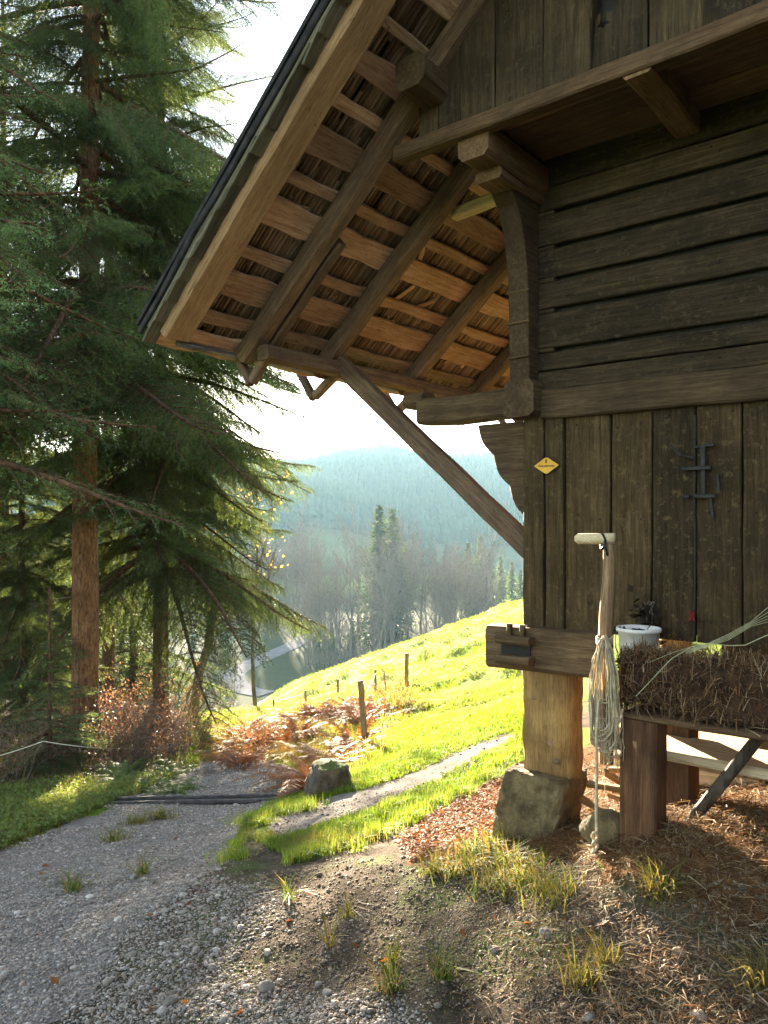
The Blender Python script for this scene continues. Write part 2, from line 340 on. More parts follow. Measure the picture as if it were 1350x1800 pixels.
def inpoly(px, py, poly):
    r = np.zeros(np.shape(px), bool); n = len(poly)
    for i in range(n):
        x0, y0 = poly[i]; x1, y1 = poly[(i + 1) % n]
        c = ((y0 > py) != (y1 > py)) & (px < (x1 - x0) * (py - y0) / ((y1 - y0) if y1 != y0 else 1e-9) + x0)
        r ^= c
    return r
def polyworld(pp): return [ground_hit(*p)[:2] for p in pp]
# ground-cover areas, outlined on the terrain itself (metres)
DRIVE = polyworld([(0,1500),(70,1468),(140,1440),(200,1412),(300,1375),(340,1350),(375,1336),(430,1332),(500,1345),(540,1385),(470,1415),(425,1455),(400,1500),(430,1560),(470,1620),(540,1700),(600,1799)]) + [(.2,2.2),(.6,-3),(-4,-3),(-3.5,1)]
SOIL = polyworld([(400,1505),(440,1475),(520,1518),(620,1503),(700,1478),(720,1515),(800,1525),(905,1500),(1080,1560),(1350,1660)]) + [(8,2),(8,-8),(-3,-8)]
CHIPS = polyworld([(690,1480),(780,1420),(860,1375),(905,1360),(905,1500),(800,1525),(720,1515)])
PATH = polyworld([(905,1285),(905,1300),(800,1350),(700,1400),(600,1440),(500,1475),(440,1470),(470,1440),(560,1410),(660,1385),(760,1345),(850,1305)])
HAY = polyworld([(880,1490),(960,1500),(1080,1560),(1350,1660)]) + [(4.2,1.2),(9,-1.5),(10,6),(6,11),(1.6,6.6),(1.25,5.2)]
FOREST = [ground_hit(*p)[:2] for p in [(0,1395),(120,1395),(260,1360),(320,1320),(335,1275)]] + [(-5.5,24),(-9,44),(-60,44),(-60,3),(-9,4)]

# ground sheet: rings round the camera, fine near, coarse towards the horizon
rr = np.concatenate([[0.0], np.geomspace(.4, 60, 330), np.geomspace(62, 1500, 60)])
aa = np.concatenate([np.linspace(-44, 44, 360), np.linspace(46, 314, 90)]) * math.pi / 180
AAg, RRg = np.meshgrid(aa, rr); GX = RRg * np.sin(AAg); GY = RRg * np.cos(AAg); GZ = H(GX, GY)
fx, fy = GX.ravel(), GY.ravel()
wx = fx + .13 * fbm(fx, fy, 2.0, 3) ; wy = fy + .13 * fbm(fx, fy, 2.0, 9)
far_w = np.hypot(fx, fy)
mk = lambda P: inpoly(wx, wy, P)
m_drive, m_soil, m_chips, m_path, m_hay, m_forest = [mk(P) for P in (DRIVE, SOIL, CHIPS, PATH, HAY, FOREST)]
gz = GZ.ravel().copy()
meadow = ~(m_drive | m_soil | m_chips | m_path | m_hay | m_forest)
bare_ = meadow & (far_w < 9.5) & (fx > -1.6) & (fbm(fx, fy, 1.8, 55) < -.12); meadow = meadow & ~bare_
w_ = np.zeros((len(fx), 3), np.float32)          # r gravel, g hay / chips, b grass
w_[:, 0] = m_drive | m_path; w_[:, 1] = m_hay | m_chips; w_[:, 2] = meadow
gsoil = m_soil
w_[:, 0] = np.where(gsoil, .25, w_[:, 0])
nr, na = GX.shape
ii, jj = np.meshgrid(np.arange(nr - 1), np.arange(na), indexing='ij'); j2 = (jj + 1) % na
quads = np.stack([ii*na+jj, ii*na+j2, (ii+1)*na+j2, (ii+1)*na+jj], -1).reshape(-1, 4)[:, ::-1]
gme = np_mesh('ground', np.stack([fx, fy, gz], 1), quads=quads, smooth=True, col=w_)
def H2(x, y): return H(x, y)
m, nt, out = mat_new('ground_cover'); tc = N(nt, 'ShaderNodeTexCoord'); va = N(nt, 'ShaderNodeVertexColor', layer_name='tint'); sp = N(nt, 'ShaderNodeSeparateColor'); nt.links.new(va.outputs[0], sp.inputs[0])
P_ = tc.outputs['Object']
n_f = noise_tex(nt, P_, 60, 6, .7); n_m = noise_tex(nt, P_, 5, 6, .65); n_b = noise_tex(nt, P_, .35, 6, .6); n_g = noise_tex(nt, P_, 18, 6, .7)
vor = N(nt, 'ShaderNodeTexVoronoi'); vor.inputs['Scale'].default_value = 85; nt.links.new(P_, vor.inputs['Vector'])
def rmp(src, stops):
    r = ramp(nt, stops); nt.links.new(src, r.inputs[0]); return r.outputs[0]
soil = mixc(nt, rmp(n_m.outputs[0], [(.35,(0,0,0)),(.65,(1,1,1))]), (.040,.031,.022), (.12,.096,.072)); soil = mixc(nt, rmp(n_g.outputs[0], [(.35,(.6,.6,.6)),(.5,(0,0,0))]), soil, (.03,.024,.018)); n_c = noise_tex(nt, P_, 1.7, 6, .7); soil = mixc(nt, rmp(n_c.outputs[0], [(.5,(0,0,0)),(.62,(.75,.75,.75))]), soil, (.085,.105,.032))
grav = mixc(nt, rmp(vor.outputs['Color'], [(.1,(0,0,0)),(.9,(1,1,1))]), (.15,.133,.12), (.30,.27,.245)); grav = mixc(nt, rmp(n_m.outputs[0], [(.4,(0,0,0)),(.7,(.7,.7,.7))]), grav, (.10,.085,.065))
hay = mixc(nt, n_g.outputs[0], (.06,.026,.011), (.24,.125,.05))
gr = mixc(nt, rmp(n_m.outputs[0], [(.3,(0,0,0)),(.7,(1,1,1))]), (.045,.085,.008), (.19,.26,.03)); gr = mixc(nt, rmp(n_g.outputs[0], [(.35,(.55,.55,.55)),(.55,(0,0,0))]), gr, (.05,.07,.012)); gr = mixc(nt, rmp(n_b.outputs[0], [(.4,(0,0,0)),(.7,(.6,.6,.6))]), gr, (.22,.24,.04))
edge = lambda o, nn: rmp(N_add(o, nn), [(.47,(0,0,0)),(.53,(1,1,1))])
def N_add(o, nn):
    a = N(nt, 'ShaderNodeMath', operation='MULTIPLY_ADD'); nt.links.new(nn, a.inputs[0]); a.inputs[1].default_value = .5
    b = N(nt, 'ShaderNodeMath', operation='SUBTRACT'); nt.links.new(o, b.inputs[0]); b.inputs[1].default_value = .25; nt.links.new(b.outputs[0], a.inputs[2]); return a.outputs[0]
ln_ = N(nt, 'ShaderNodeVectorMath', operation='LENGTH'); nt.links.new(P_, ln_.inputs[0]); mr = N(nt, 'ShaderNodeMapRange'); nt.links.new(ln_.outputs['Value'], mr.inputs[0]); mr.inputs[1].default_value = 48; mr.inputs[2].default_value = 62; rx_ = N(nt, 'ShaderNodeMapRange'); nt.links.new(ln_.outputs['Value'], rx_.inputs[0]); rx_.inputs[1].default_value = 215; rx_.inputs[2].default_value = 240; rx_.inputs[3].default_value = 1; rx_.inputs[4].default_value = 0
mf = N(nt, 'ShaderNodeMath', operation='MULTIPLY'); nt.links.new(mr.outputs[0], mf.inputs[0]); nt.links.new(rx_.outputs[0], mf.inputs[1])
gr = mixc(nt, mf.outputs[0], gr, mixc(nt, n_b.outputs[0], (.022,.028,.012), (.055,.064,.024)))  # valley grass darkened by distance; the shade there is put into its colour
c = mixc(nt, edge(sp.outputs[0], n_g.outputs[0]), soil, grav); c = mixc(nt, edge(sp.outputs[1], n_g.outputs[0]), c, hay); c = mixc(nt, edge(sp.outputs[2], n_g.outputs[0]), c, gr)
hh = N(nt, 'ShaderNodeMath', operation='MULTIPLY_ADD'); nt.links.new(n_g.outputs[0], hh.inputs[0]); hh.inputs[1].default_value = 1.2; nt.links.new(n_f.outputs[0], hh.inputs[2])
bs_ = N(nt, 'ShaderNodeMapRange'); nt.links.new(ln_.outputs['Value'], bs_.inputs[0]); bs_.inputs[1].default_value = 12; bs_.inputs[2].default_value = 50; bs_.inputs[3].default_value = .8; bs_.inputs[4].default_value = .04
bn_ = N(nt, 'ShaderNodeBump'); bn_.inputs['Distance'].default_value = .02; nt.links.new(hh.outputs[0], bn_.inputs['Height']); nt.links.new(bs_.outputs[0], bn_.inputs['Strength'])
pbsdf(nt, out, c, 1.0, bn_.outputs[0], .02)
M['ground'] = m
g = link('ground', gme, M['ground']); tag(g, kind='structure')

# ================================================================== the barn
# barn space: x to the right along the gable wall, y into the barn, z up
barn = empty('barn', tuple(P0), R(-39)); tag(barn, 'weathered timber barn with deep wooden eaves standing on a stone footed post', 'barn')
BM = Matrix.Translation(Vector(P0)) @ Matrix.Rotation(R(-39), 4, 'Z')
SL = .87; RN = Vector((-SL, 0, 1)).normalized(); RIDGE = 3.3; YEND = 7.5
def roofpt(x, y, off=0.0): return Vector((x, y, 2.78 + SL * (x + 1.52))) + RN * off
def part(name, mb, mat, parent=None, smooth=False): return link(name, mb.mesh(name, smooth), mat, parent or barn)
# --- wall core with planks
w = MB(); w.box(.03, 6.3, .055, .12, 1.0, 6.0); w.box(.05, .12, .12, YEND - .4, 1.21, 3.6); wall = part('wall', w, M['dark'])
UPV = (0, -1, 0)
def vplank(x0, x1, z0, z1, y, t, mat, parent, name='plank', gap=.004, edge=.002):
    return beam(name, ((x0 + x1) / 2, y + t / 2, z0), ((x0 + x1) / 2, y + t / 2, z1), x1 - x0 - gap * 2, t, mat, parent, UPV, .004, .005, edge)
def hplank(x0, x1, z0, z1, y, t, mat, parent, name='plank', gap=.003, edge=.0):
    return beam(name, (x0, y + t / 2, (z0 + z1) / 2), (x1, y + t / 2, (z0 + z1) / 2), z1 - z0 - gap * 2, t, mat, parent, UPV, .004, .006, edge, seg=40)
vplank(-.005, .135, .975, 2.21, -.02, .075, M['plankwood'], wall); vplank(.137, .258, .975, 2.21, -.015, .07, M['plankwood'], wall)
xs = [.258, .531, .762, .99, 1.215, 1.47, 1.71, 1.98, 2.22, 2.5, 2.78, 3.05, 3.3, 3.6, 3.9, 4.2, 4.5, 4.8, 5.1, 5.4, 5.7, 6.0]
for i in range(len(xs) - 1):
    vplank(xs[i], xs[i + 1], .97 + .01 * nz(i), 2.21, .004 * nz(i * 3.3) + .006, .045, M['plankwood'], wall, gap=.004 + .003 * abs(nz(i * 1.7)))
big = beam('beam', (.13, .02, 2.277), (6.2, .02, 2.277), .168, .13, M['beamwood'], barn, UPV, .008, .012)
zs = [(2.362, 2.475), (2.479, 2.585), (2.607, 2.815), (2.839, 2.995), (3.019, 3.185), (3.208, 3.39), (3.413, 3.55), (3.554, 3.72)]
for i, (a, b) in enumerate(zs): hplank(.035, 6.2, a, b, .0 + .006 * nz(i * 2.1), .05, M['wallwood'], wall)
for z in (2.585, 2.815, 2.995, 3.185, 3.39): hplank(.035, .19, z - .002, z + .026, .001, .045, M['wallwood'], wall, name='filler', gap=0)
nb_ = bmesh.new(); bmesh.ops.create_icosphere(nb_, subdivisions=1, radius=.0065); nm_ = bpy.data.meshes.new('nail'); nb_.to_mesh(nm_); nb_.free(); nr = random.Random(2)
for i in range(9):
    for z in (1.06, 1.62, 2.14):
        for k in range(2): link('nail', nm_, M['iron'], wall, Matrix.Translation((xs[i] + (xs[i+1] - xs[i]) * (.25 + .5 * k) + nr.uniform(-.02, .02), .004, z + nr.uniform(-.03, .03))))
for a, c_ in zs:
    for x in (.1, 1.05, 1.12, 2.2): link('nail', nm_, M['iron'], wall, Matrix.Translation((x + nr.uniform(-.02, .02), -.002, (a + c_) / 2 + nr.uniform(-.03, .03))))
# side wall of the barn, planked, seen edge-on past the corner
for i in range(12):
    beam('plank', (.02, .42 + i * .6, 1.21), (.02, .42 + i * .6, 3.7), .58, .05, M['wallwood'], wall, (-1, 0, 0), .004, .006)
# crossing beam ends at the corner, and the long cantilever under the eaves
beam('beam_end', (.03, -.13, 2.31), (.03, .9, 2.31), .20, .215, M['beamwood'], barn, (0, 0, 1), .012, .03)
o = beam('beam', (-.775, .05, 2.315), (.0, .05, 2.315), .17, .17, M['beamwood'], barn, (0, 0, 1), .012, .02)
beam('beam', (-.895, .05, 2.40), (-.74, .05, 2.40), .165, .10, M['beamwood'], barn, (0, 0, 1), .01, .03)
# scalloped knee braces below it
def knee(y, mat, k=1.0):
    pts = [(0, 1.62), (0, 2.2), (-.34 * k, 2.2)]
    n = 18
    for i in range(1, n):
        t = i / n; px_, pz_ = -.34 * k * (1 - t), 2.2 - .58 * t
        pts.append((px_ - .022 * abs(math.sin(t * 9.4)), pz_ - .016 * abs(math.sin(t * 9.4))))
    return extrude_poly('knee_brace', [(x, z) for x, z in pts][::-1], .07, mat, barn, Matrix.Translation((-.005, y, 0)))
knee(.06, M['beamwood']); knee(1.9, M['roofwood'], 1.5); knee(3.8, M['roofwood'], 1.5)  # near brace dark, farther ones pale: shade and sunlight put into their wood colour
# long brace from the post to the eaves purlin, and its followers along the side wall
for y in (.05, 2.4, 4.7):
    beam('brace', (.02, y, 1.42), (-1.56, y, 2.76), .085, .125, M['rafter'], barn, (0, -1, 0) if False else (0, 0, 1), .005, .01)
beam('purlin', (-1.53, -.70, 2.705), (-1.53, YEND, 2.705), .10, .10, M['rafter'], barn, (0, 0, 1), .008, .012)
# sill beam with its wedged through-tenon, log post and stone foot
sill = beam('sill_beam', (-.205, -.03, .843), (.51, -.03, .855), .25, .16, M['beamwood'], barn, UPV, .006, .022)
for z, hh_ in ((.905, .05), (.785, .05)): beam('tenon_wedge', (-.095, -.135, z), (.125, -.135, z), hh_, .10, M['beamwood'], barn, UPV, .006, .018, .006)
for x in (-.03, .055): beam('tenon_peg', (x, -.125, .90), (x, -.125, .995), .032, .03, M['plankwood'], barn, UPV, .002, .006)
w = MB(); w.box(-.09, .10, -.118, -.105, .80, .885); part('tenon_shade_plate', w, M['dark'])  # dark plate standing in for the shaded gap between the wedges
beam('sill_beam', (.04, .14, 1.12), (.04, YEND - .3, 1.12), .16, .17, M['beamwood'], barn, (0, 0, 1), .01, .02)
def log_post(x, y, z0, z1, wx_, wy_, mat):
    mb = MB(); n = 16; ring = 26; base = 0
    for i in range(ring + 1):
        t = i / ring; z = z0 + (z1 - z0) * t
        for k in range(n):
            a = 6.2832 * k / n; c_, s_ = math.cos(a), math.sin(a); p = 5.0
            rr_ = 1 / ((abs(c_) ** p + abs(s_) ** p) ** (1 / p))
            kx = 1 + .10 * nz(z * 4.0 + 3, c_ * 1.2, s_ * 1.2) + .04 * nz(z * 13, c_ * 2, s_ * 2)
            mb.v.append((x + c_ * rr_ * wx_ * kx, y + s_ * rr_ * wy_ * kx, z))
    for i in range(ring):
        for k in range(n):
            k2 = (k + 1) % n; mb.f.append((i*n+k, i*n+k2, (i+1)*n+k2, (i+1)*n+k))
    mb.f.append(tuple(reversed(range(n)))); mb.f.append(tuple(ring*n+k for k in range(n)))
    return mb
lp = log_post(0, 0, 0, .62, .168, .10, None); me = lp.mesh('post', True)
# grain must run along the post: mesh is built lying along x
for v_ in me.vertices: v_.co = Vector((v_.co.z, v_.co.y, -v_.co.x))
PM = Matrix(((0,0,-1,.165),(0,1,0,.04),(1,0,0,.12),(0,0,0,1)))
po = link('post', me, M['postwood'], barn, PM)
for (kx, kz) in ((.20, .20), (.235, .10), (.10, .44)):
    bm = bmesh.new(); bmesh.ops.create_icosphere(bm, subdivisions=2, radius=1)
    for v_ in bm.verts: v_.co = Vector((v_.co.x * .026 * (1 + .3 * nz(v_.co.z * 2, kx * 9)), v_.co.y * .007, v_.co.z * .020))
    me = bpy.data.meshes.new('knot'); bm.to_mesh(me); bm.free(); link('knot', me, M['fencewood'], po, PM.inverted() @ Matrix.Translation((kx, -.058, .12 + kz)))
def stone_foot(x0, x1, xt0, xt1, y0, y1, z0, z1, seed, parent, name='stone_foot'):
    bm = bmesh.new(); bmesh.ops.create_cube(bm, size=2); bmesh.ops.subdivide_edges(bm, edges=bm.edges[:], cuts=16, use_grid_fill=True)
    for v_ in bm.verts:
        p = v_.co; t = (p.z + 1) / 2; s_ = (p.x + 1) / 2
        x = (x0 + (x1 - x0) * s_) * (1 - t) + (xt0 + (xt1 - xt0) * s_) * t
        k = mnoise.noise(p * 1.3 + Vector((seed, 0, 0))) * .016 + mnoise.noise(p * 4 + Vector((seed, 5, 0))) * .018 + mnoise.noise(p * 9) * .008
        r_ = max(0, abs(p.x) + abs(p.y) - 1.75) * .05 + max(0, abs(p.x) + abs(p.z) - 1.82) * .06
        v_.co = Vector((x + k - r_ * (1 if p.x > 0 else -1), (y0 + y1) / 2 + p.y * (y1 - y0) / 2 + k - r_ * (1 if p.y > 0 else -1), z0 + (z1 - z0) * t + k * .6))
    me = bpy.data.meshes.new(name); bm.to_mesh(me); bm.free()
    return link(name, me, M['stone'], parent)
stone_foot(-.20, .20, -.065, .335, -.15, .20, -.55, .135, 3.0, barn)
for y in (2.4, 4.7, 7.0):
    beam('post', (.1, y, -1.2), (.1, y, 1.04), .22, .22, M['postwood'], barn, (0, 1, 0), .01, .03)
for x in (2.9, 5.9):
    for y in (.9, 4.0): beam('post', (x, y, -.6), (x, y, 1.19), .24, .24, M['beamwood'], barn, (0, 1, 0), .01, .03)
w = MB(); w.box(.13, 6.3, .125, YEND - .4, 1.19, 1.23); part('floor', w, M['dark'])
w = MB(); w.box(.75, 6.3, 1.35, 1.5, -.8, 1.185); w.box(5.9, 6.1, .13, 1.35, -.8, 1.185); part('cellar_wall', w, M['dark'])  # back wall coloured near-black in place of the shade under the barn
# --- jettied gable: soffit, joists, consoles, parapet boards
sof = MB(); sof.box(-.02, 6.2, -.68, .0, 3.735, 3.76); soffit = part('soffit', sof, M['dark'])
for i in range(3): beam('plank', (.12, -.56 + i * .225, 3.722), (6.2, -.56 + i * .225, 3.722), .217, .026, M['soffit'], soffit, (0, 0, 1), .004, .005, seg=40)
for x in (.95, 2.0, 3.05, 4.1): beam('joist', (x, -.69, 3.655), (x, .0, 3.655), .13, .105, M['soffit'], soffit, (0, 0, 1), .006, .012)
console = beam('console', (.055, -.66, 3.60), (.055, .2, 3.60), .19, .18, M['soffit'], barn, (0, 0, 1), .012, .03)
beam('console_block', (.05, -.50, 3.48), (.05, .0, 3.48), .165, .06, M['soffit'], barn, (0, 0, 1), .008, .014)
kb = [(0, 2.41), (-.115, 2.41), (-.125, 2.6), (-.128, 2.8), (-.135, 2.97), (-.15, 3.09), (-.175, 3.2), (-.21, 3.3), (-.26, 3.39), (-.33, 3.455), (-.34, 3.53), (0, 3.53)]
extrude_poly('bracket', kb, .13, M['beamwood'], barn, Matrix.Translation((.03, 0, 0)) @ Matrix.Rotation(R(90), 4, 'Z'))
for z in (2.55, 2.75, 2.93): beam('bracket_band', (-.041, -.133, z), (.101, -.133, z + .004), .012, .012, M['beamwood'], barn, UPV, .001, .003)
beam('corner_stud', (-.045, .10, 2.40), (-.045, .10, 3.66), .09, .07, M['rafter'], barn, UPV, .006, .01)
parapet_beam = beam('parapet_beam', (-.44, -.665, 3.665), (6.2, -.665, 3.665), .085, .09, M['soffit'], barn, UPV, .006, .01, .006)
beam('wall_plate', (-.09, -.62, 3.715), (-.09, 2.0, 3.715), .10, .05, M['palewood'], barn, (0, 0, 1), .006, .01)
beam('collar', (-.60, .14, 3.62), (-.02, .14, 3.66), .07, .08, M['palewood'], barn, UPV, .006, .01)
beam('purlin', (-.17, -.93, 3.93), (-.17, YEND, 3.93), .19, .17, M['beamwood'], barn, (0, 0, 1), .012, .035)
pw = MB(); pw.box(.02, 6.2, -.652, -.62, 3.70, 6.4); parapet = None
def rooftop_z(x): return 2.78 + .17 + SL * ((x if x < RIDGE else 2 * RIDGE - x) + 1.52)
pcore = MB(); pcore.add([(.0, -.64, 3.72), (2 * RIDGE, -.64, 3.72), (2 * RIDGE, -.64, rooftop_z(0)), (RIDGE, -.64, rooftop_z(RIDGE)), (0, -.64, rooftop_z(0)),
                         (.0, -.62, 3.72), (2 * RIDGE, -.62, 3.72), (2 * RIDGE, -.62, rooftop_z(0)), (RIDGE, -.62, rooftop_z(RIDGE)), (0, -.62, rooftop_z(0))],
                        [(0,1,2,3,4), (9,8,7,6,5), (0,5,6,1), (1,6,7,2), (2,7,8,3), (3,8,9,4), (4,9,5,0)])
parapet = part('parapet', pcore, M['dark'])
spx = onB(1060, 40, -.70)
px0 = -.27; widths = [.13, .14, .21, .27, .25, .27, .24, .26, .25, .27, .24, .26, .25, .26, .24, .27, .25]
for i, wd in enumerate(widths):
    x0, x1 = px0, px0 + wd; px0 = x1; xm = (x0 + x1) / 2
    zt = min(rooftop_z(x0), rooftop_z(x1)); zb = 3.635 + .006 * nz(i * 2.2) + (.02 if i == 0 else 0)
    if x0 < spx[0] < x1:                                   # the board with the spade-shaped opening
        cu = bpy.data.curves.new('board', 'CURVE'); cu.dimensions = '2D'; cu.fill_mode = 'BOTH'; cu.extrude = .013
        def spl(pts):
            s_ = cu.splines.new('POLY'); s_.points.add(len(pts) - 1); s_.use_cyclic_u = True
            for q, (a, b) in zip(s_.points, pts): q.co = (a, b, 0, 1)
        spl([(x0 + .004, zb), (x1 - .004, zb), (x1 - .004, zt), (x0 + .004, zt)])
        cxs, cz = spx[0], spx[2] + .075
        sp_pts = [(0, .13), (.025, .09), (.06, .045), (.075, .005), (.062, -.03), (.03, -.038), (.012, -.02), (.012, -.06), (.02, -.075), (.034, -.085), (.012, -.088), (0, -.105)]
        spl([(cxs + a, cz + b) for a, b in sp_pts] + [(cxs - a, cz + b) for a, b in sp_pts[-2:0:-1]])
        tmp = bpy.data.objects.new('tmp', cu); me = bpy.data.meshes.new_from_object(tmp); bpy.data.objects.remove(tmp)
        # grain along local x -> build turned: (x,z) of the board become (-y,x)
        for v_ in me.vertices: v_.co = Vector((v_.co.y, -v_.co.x, v_.co.z))
        me.name = 'board'; me.materials.clear()
        link('board', me, M['wallwood'], parapet, Matrix(((0,-1,0,0),(0,0,1,-.70 + .013),(1,0,0,0),(0,0,0,1))))
    else: vplank(x0, x1, zb, zt, -.70, .026, M['wallwood'], parapet, 'board', .002)
# --- roof: slab, rafters, broad boards and laths, split-shingle lining, verge shingles
rf = MB()
def slab(x0, x1, y0, y1, o0, o1, mir=False):
    q = [roofpt(x, y, o) for o in (o0, o1) for (x, y) in ((x0, y0), (x1, y0), (x1, y1), (x0, y1))]
    if mir: q = [Vector((2 * RIDGE - p.x, p.y, p.z)) for p in q]
    f = [(0,3,2,1),(4,5,6,7),(0,1,5,4),(1,2,6,5),(2,3,7,6),(3,0,4,7)]
    rf.add(q, [tuple(reversed(t)) for t in f] if mir else f)
slab(-1.70, RIDGE, -1.44, YEND + .6, .20, .225); slab(-1.70, RIDGE, -1.47, YEND + .6, .15, .26, True)
roof = part('roof', rf, M['roofskin'])
RT = (RIDGE, )
def raf(y, wd, x0=-1.66, x1=RIDGE, off=0.0, dep=.118, mat='rafter', name='rafter', ed=0.0):
    return beam(name, roofpt(x0, y, off + dep / 2), roofpt(x1, y, off + dep / 2), wd, dep, M[mat], roof, tuple(RN), .008, .014, ed, seg=30)
raf(-1.295, .19, -1.63, dep=.15, mat='barge', name='barge_rafter')
for y in (-.70, .01, 1.02, 2.0, 2.95, 3.9, 4.85, 5.8, 6.75): raf(y, .115, -1.68)
raf(-.585, .075, -1.62, -.93, -.005, .10, 'rafter', 'rafter_splice')
rows = [(1.615, 1.745, 1), (1.495, 1.565, 0), (1.27, 1.41, 1), (1.135, 1.20, 0), (.885, 1.02, 1), (.752, .808, 0), (.546, .66, 1), (.40, .455, 0), (.213, .31, 1), (.08, .125, 0)]
a = -.03
while a > -RIDGE + .2:
    rows.append((a - .12, a, 1)); a -= .12 + .085; rows.append((a - .055, a, 0)); a -= .055 + .10
for (a0, a1, broad) in rows:
    am = -(a0 + a1) / 2; wd = (a1 - a0) * 1.325
    yb = -1.36
    for y1 in (2.9, YEND + .4):
        beam('roof_board' if broad else 'lath', roofpt(am, yb, .121 + .014), roofpt(am, y1, .121 + .014), wd, .026 if broad else .03, M['roofwood'], roof, tuple(RN), .004, .008, .022 if broad else .012, seg=46)
        yb = y1 + .01
# split sticks of the shingle lining, seen between boards
sv = []; sf = []; sc_ = []
rs_ = random.Random(5)
def stick(x0, x1, y, wd, off, th, tw):
    p = [roofpt(x0, y - wd/2, off), roofpt(x0, y + wd/2, off), roofpt(x0, y + wd/2, off + th), roofpt(x0, y - wd/2, off + th)]
    q = [roofpt(x1, y - wd/2 + tw, off + .004), roofpt(x1, y + wd/2 + tw, off + .004), roofpt(x1, y + wd/2 + tw, off + th), roofpt(x1, y - wd/2 + tw, off + th)]
    n = len(sv); sv.extend([tuple(t) for t in p + q]); g_ = rs_.uniform(.35, 1.15); sc_.extend([(.42 * g_, (.27 + .03 * g_) * g_, (.17 + .03 * g_) * g_)] * 8)
    sf.extend([(n, n+1, n+5, n+4), (n+1, n+2, n+6, n+5), (n+3, n, n+4, n+7), (n, n+3, n+2, n+1)])
y = -1.2
while y < 4.6:
    wd = rs_.uniform(.014, .020)
    x = -1.70 + rs_.uniform(0, .1)
    while x < 1.5:
        L = rs_.uniform(.34, .55)
        if rs_.random() > .03: stick(x, x + L, y + rs_.uniform(-.003, .003), wd * rs_.uniform(.8, 1.0), .153 + rs_.uniform(0, .008), .020, rs_.uniform(-.006, .006))
        x += L * rs_.uniform(.8, .97)
    y += wd + rs_.uniform(.009, .015)
m, nt, out = mat_new('split_sticks'); va_ = N(nt, 'ShaderNodeVertexColor', layer_name='tint'); tq = N(nt, 'ShaderNodeTexCoord'); nq = noise_tex(nt, tq.outputs['Object'], 40, 4, .7); pbsdf(nt, out, mixc(nt, .4, va_.outputs[0], nq.outputs[0], 'MULTIPLY'), .9, bump(nt, nq.outputs[0], .4, .004), .1); M['stick'] = m
me = np_mesh('shingle_lining', sv, quads=sf, col=sc_); so = link('shingle_lining', me, M['stick'], roof); so['kind'] = 'stuff'
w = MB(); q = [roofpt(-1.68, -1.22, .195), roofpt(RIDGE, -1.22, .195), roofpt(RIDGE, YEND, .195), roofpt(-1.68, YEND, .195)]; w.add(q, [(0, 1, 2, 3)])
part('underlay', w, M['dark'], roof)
for (x, y, an) in ((-1.1, .35, .5), (-.85, .25, -.5), (-1.33, .4, .6), (-1.38, 1.45, .7), (-1.36, 1.6, -.5), (-.62, 1.28, .2), (-.62, 1.42, .15), (-1.12, .62, .9), (-1.3, 2.3, -.6), (-1.3, 2.45, .5), (-.9, -.95, 1.4)):
    p = roofpt(x, y, .143); dv = (Vector((1, 0, SL)).normalized() * math.cos(an) + Vector((0, 1, 0)) * math.sin(an)) * .11
    beam('slip', p - dv, p + dv, .04, .012, M['roofwood'], roof, tuple(RN), .002, .003)
x = -1.70
while x < 2.6:                                           # overlapping shingles along the verge
    L = .20 + .05 * nz(x * 9); p = roofpt(x, -1.428, .055 + .008 * nz(x * 3)); q = roofpt(x + L, -1.425 + .015 * nz(x * 7), .075)
    beam('verge_shingle', p, q, .085 + .015 * nz(x * 11), .012, M['mossy'], roof, tuple(RN + Vector((0, -.10 + .12 * nz(x * 5), 0))), .006, .004, .012, seg=4); x += .12 + .035 * nz(x * 13)
beam('verge_cap', roofpt(-1.68, -1.475, .105), roofpt(RIDGE, -1.475, .105), .022, .042, M['roofskin'], roof, tuple(RN), .010, .010)
beam('verge_board', roofpt(-1.68, -1.375, .185), roofpt(RIDGE, -1.375, .185), .03, .07, M['mossy'], roof, tuple(RN), .004, .006)
# wooden gutter hangers: two arms meeting in a V below the eaves
for y in (-.66, .06, 1.07, 2.05, 3.0):
    k_ = -.12 if y < -.5 else 0.0
    t_ = Vector((-1.80 - k_, y, 2.53)); beam('gutter_hanger', Vector((-1.50, y, 2.73)), t_, .06, .06, M['rafter'], barn, (0, 1, 0), .004, .008)
    beam('gutter_hanger', Vector((-1.98 - k_, y, 2.76)), t_ + Vector((-.01, 0, -.012)), .055, .055, M['rafter'], barn, (0, 1, 0), .004, .008)
gm = MB(); gp = []
for yy in np.linspace(-1.20, YEND, 30): gp.append((-1.76, yy, 2.70 + .004 * math.sin(yy * 3)))
gm.tube(gp, .02, 12); part('gutter', gm, M['zinc'], barn, True)
# --- ironwork on the plank wall: hasp, staple, hanging hooks
iron = []
def ironbar(px_a, px_b, w_, t_=.016, y=-.018):
    a_ = onB(*px_a, y); b_ = onB(*px_b, y); beam('door_iron', tuple(a_), tuple(b_), w_, t_, M['iron'], barn, UPV, .003, .004)
ironbar((1222, 786), (1256, 782), .016); ironbar((1236, 784), (1237, 870), .026); ironbar((1200, 824), (1250, 822), .022, .02, -.026); ironbar((1262, 833), (1263, 862), .018)
ironbar((1220, 872), (1258, 872), .022, .02, -.024); ironbar((1250, 875), (1253, 910), .018); ironbar((1202, 872), (1212, 874), .02)
ironbar((1178, 782), (1196, 800), .012); ironbar((1196, 800), (1220, 806), .010)
beam('crack_strip', tuple(onB(1223, 730, .002)), tuple(onB(1219, 1120, .002)), .012, .012, M['dark'], barn, UPV, .004, .006)  # solid dark strip standing in for the shaded crack between planks
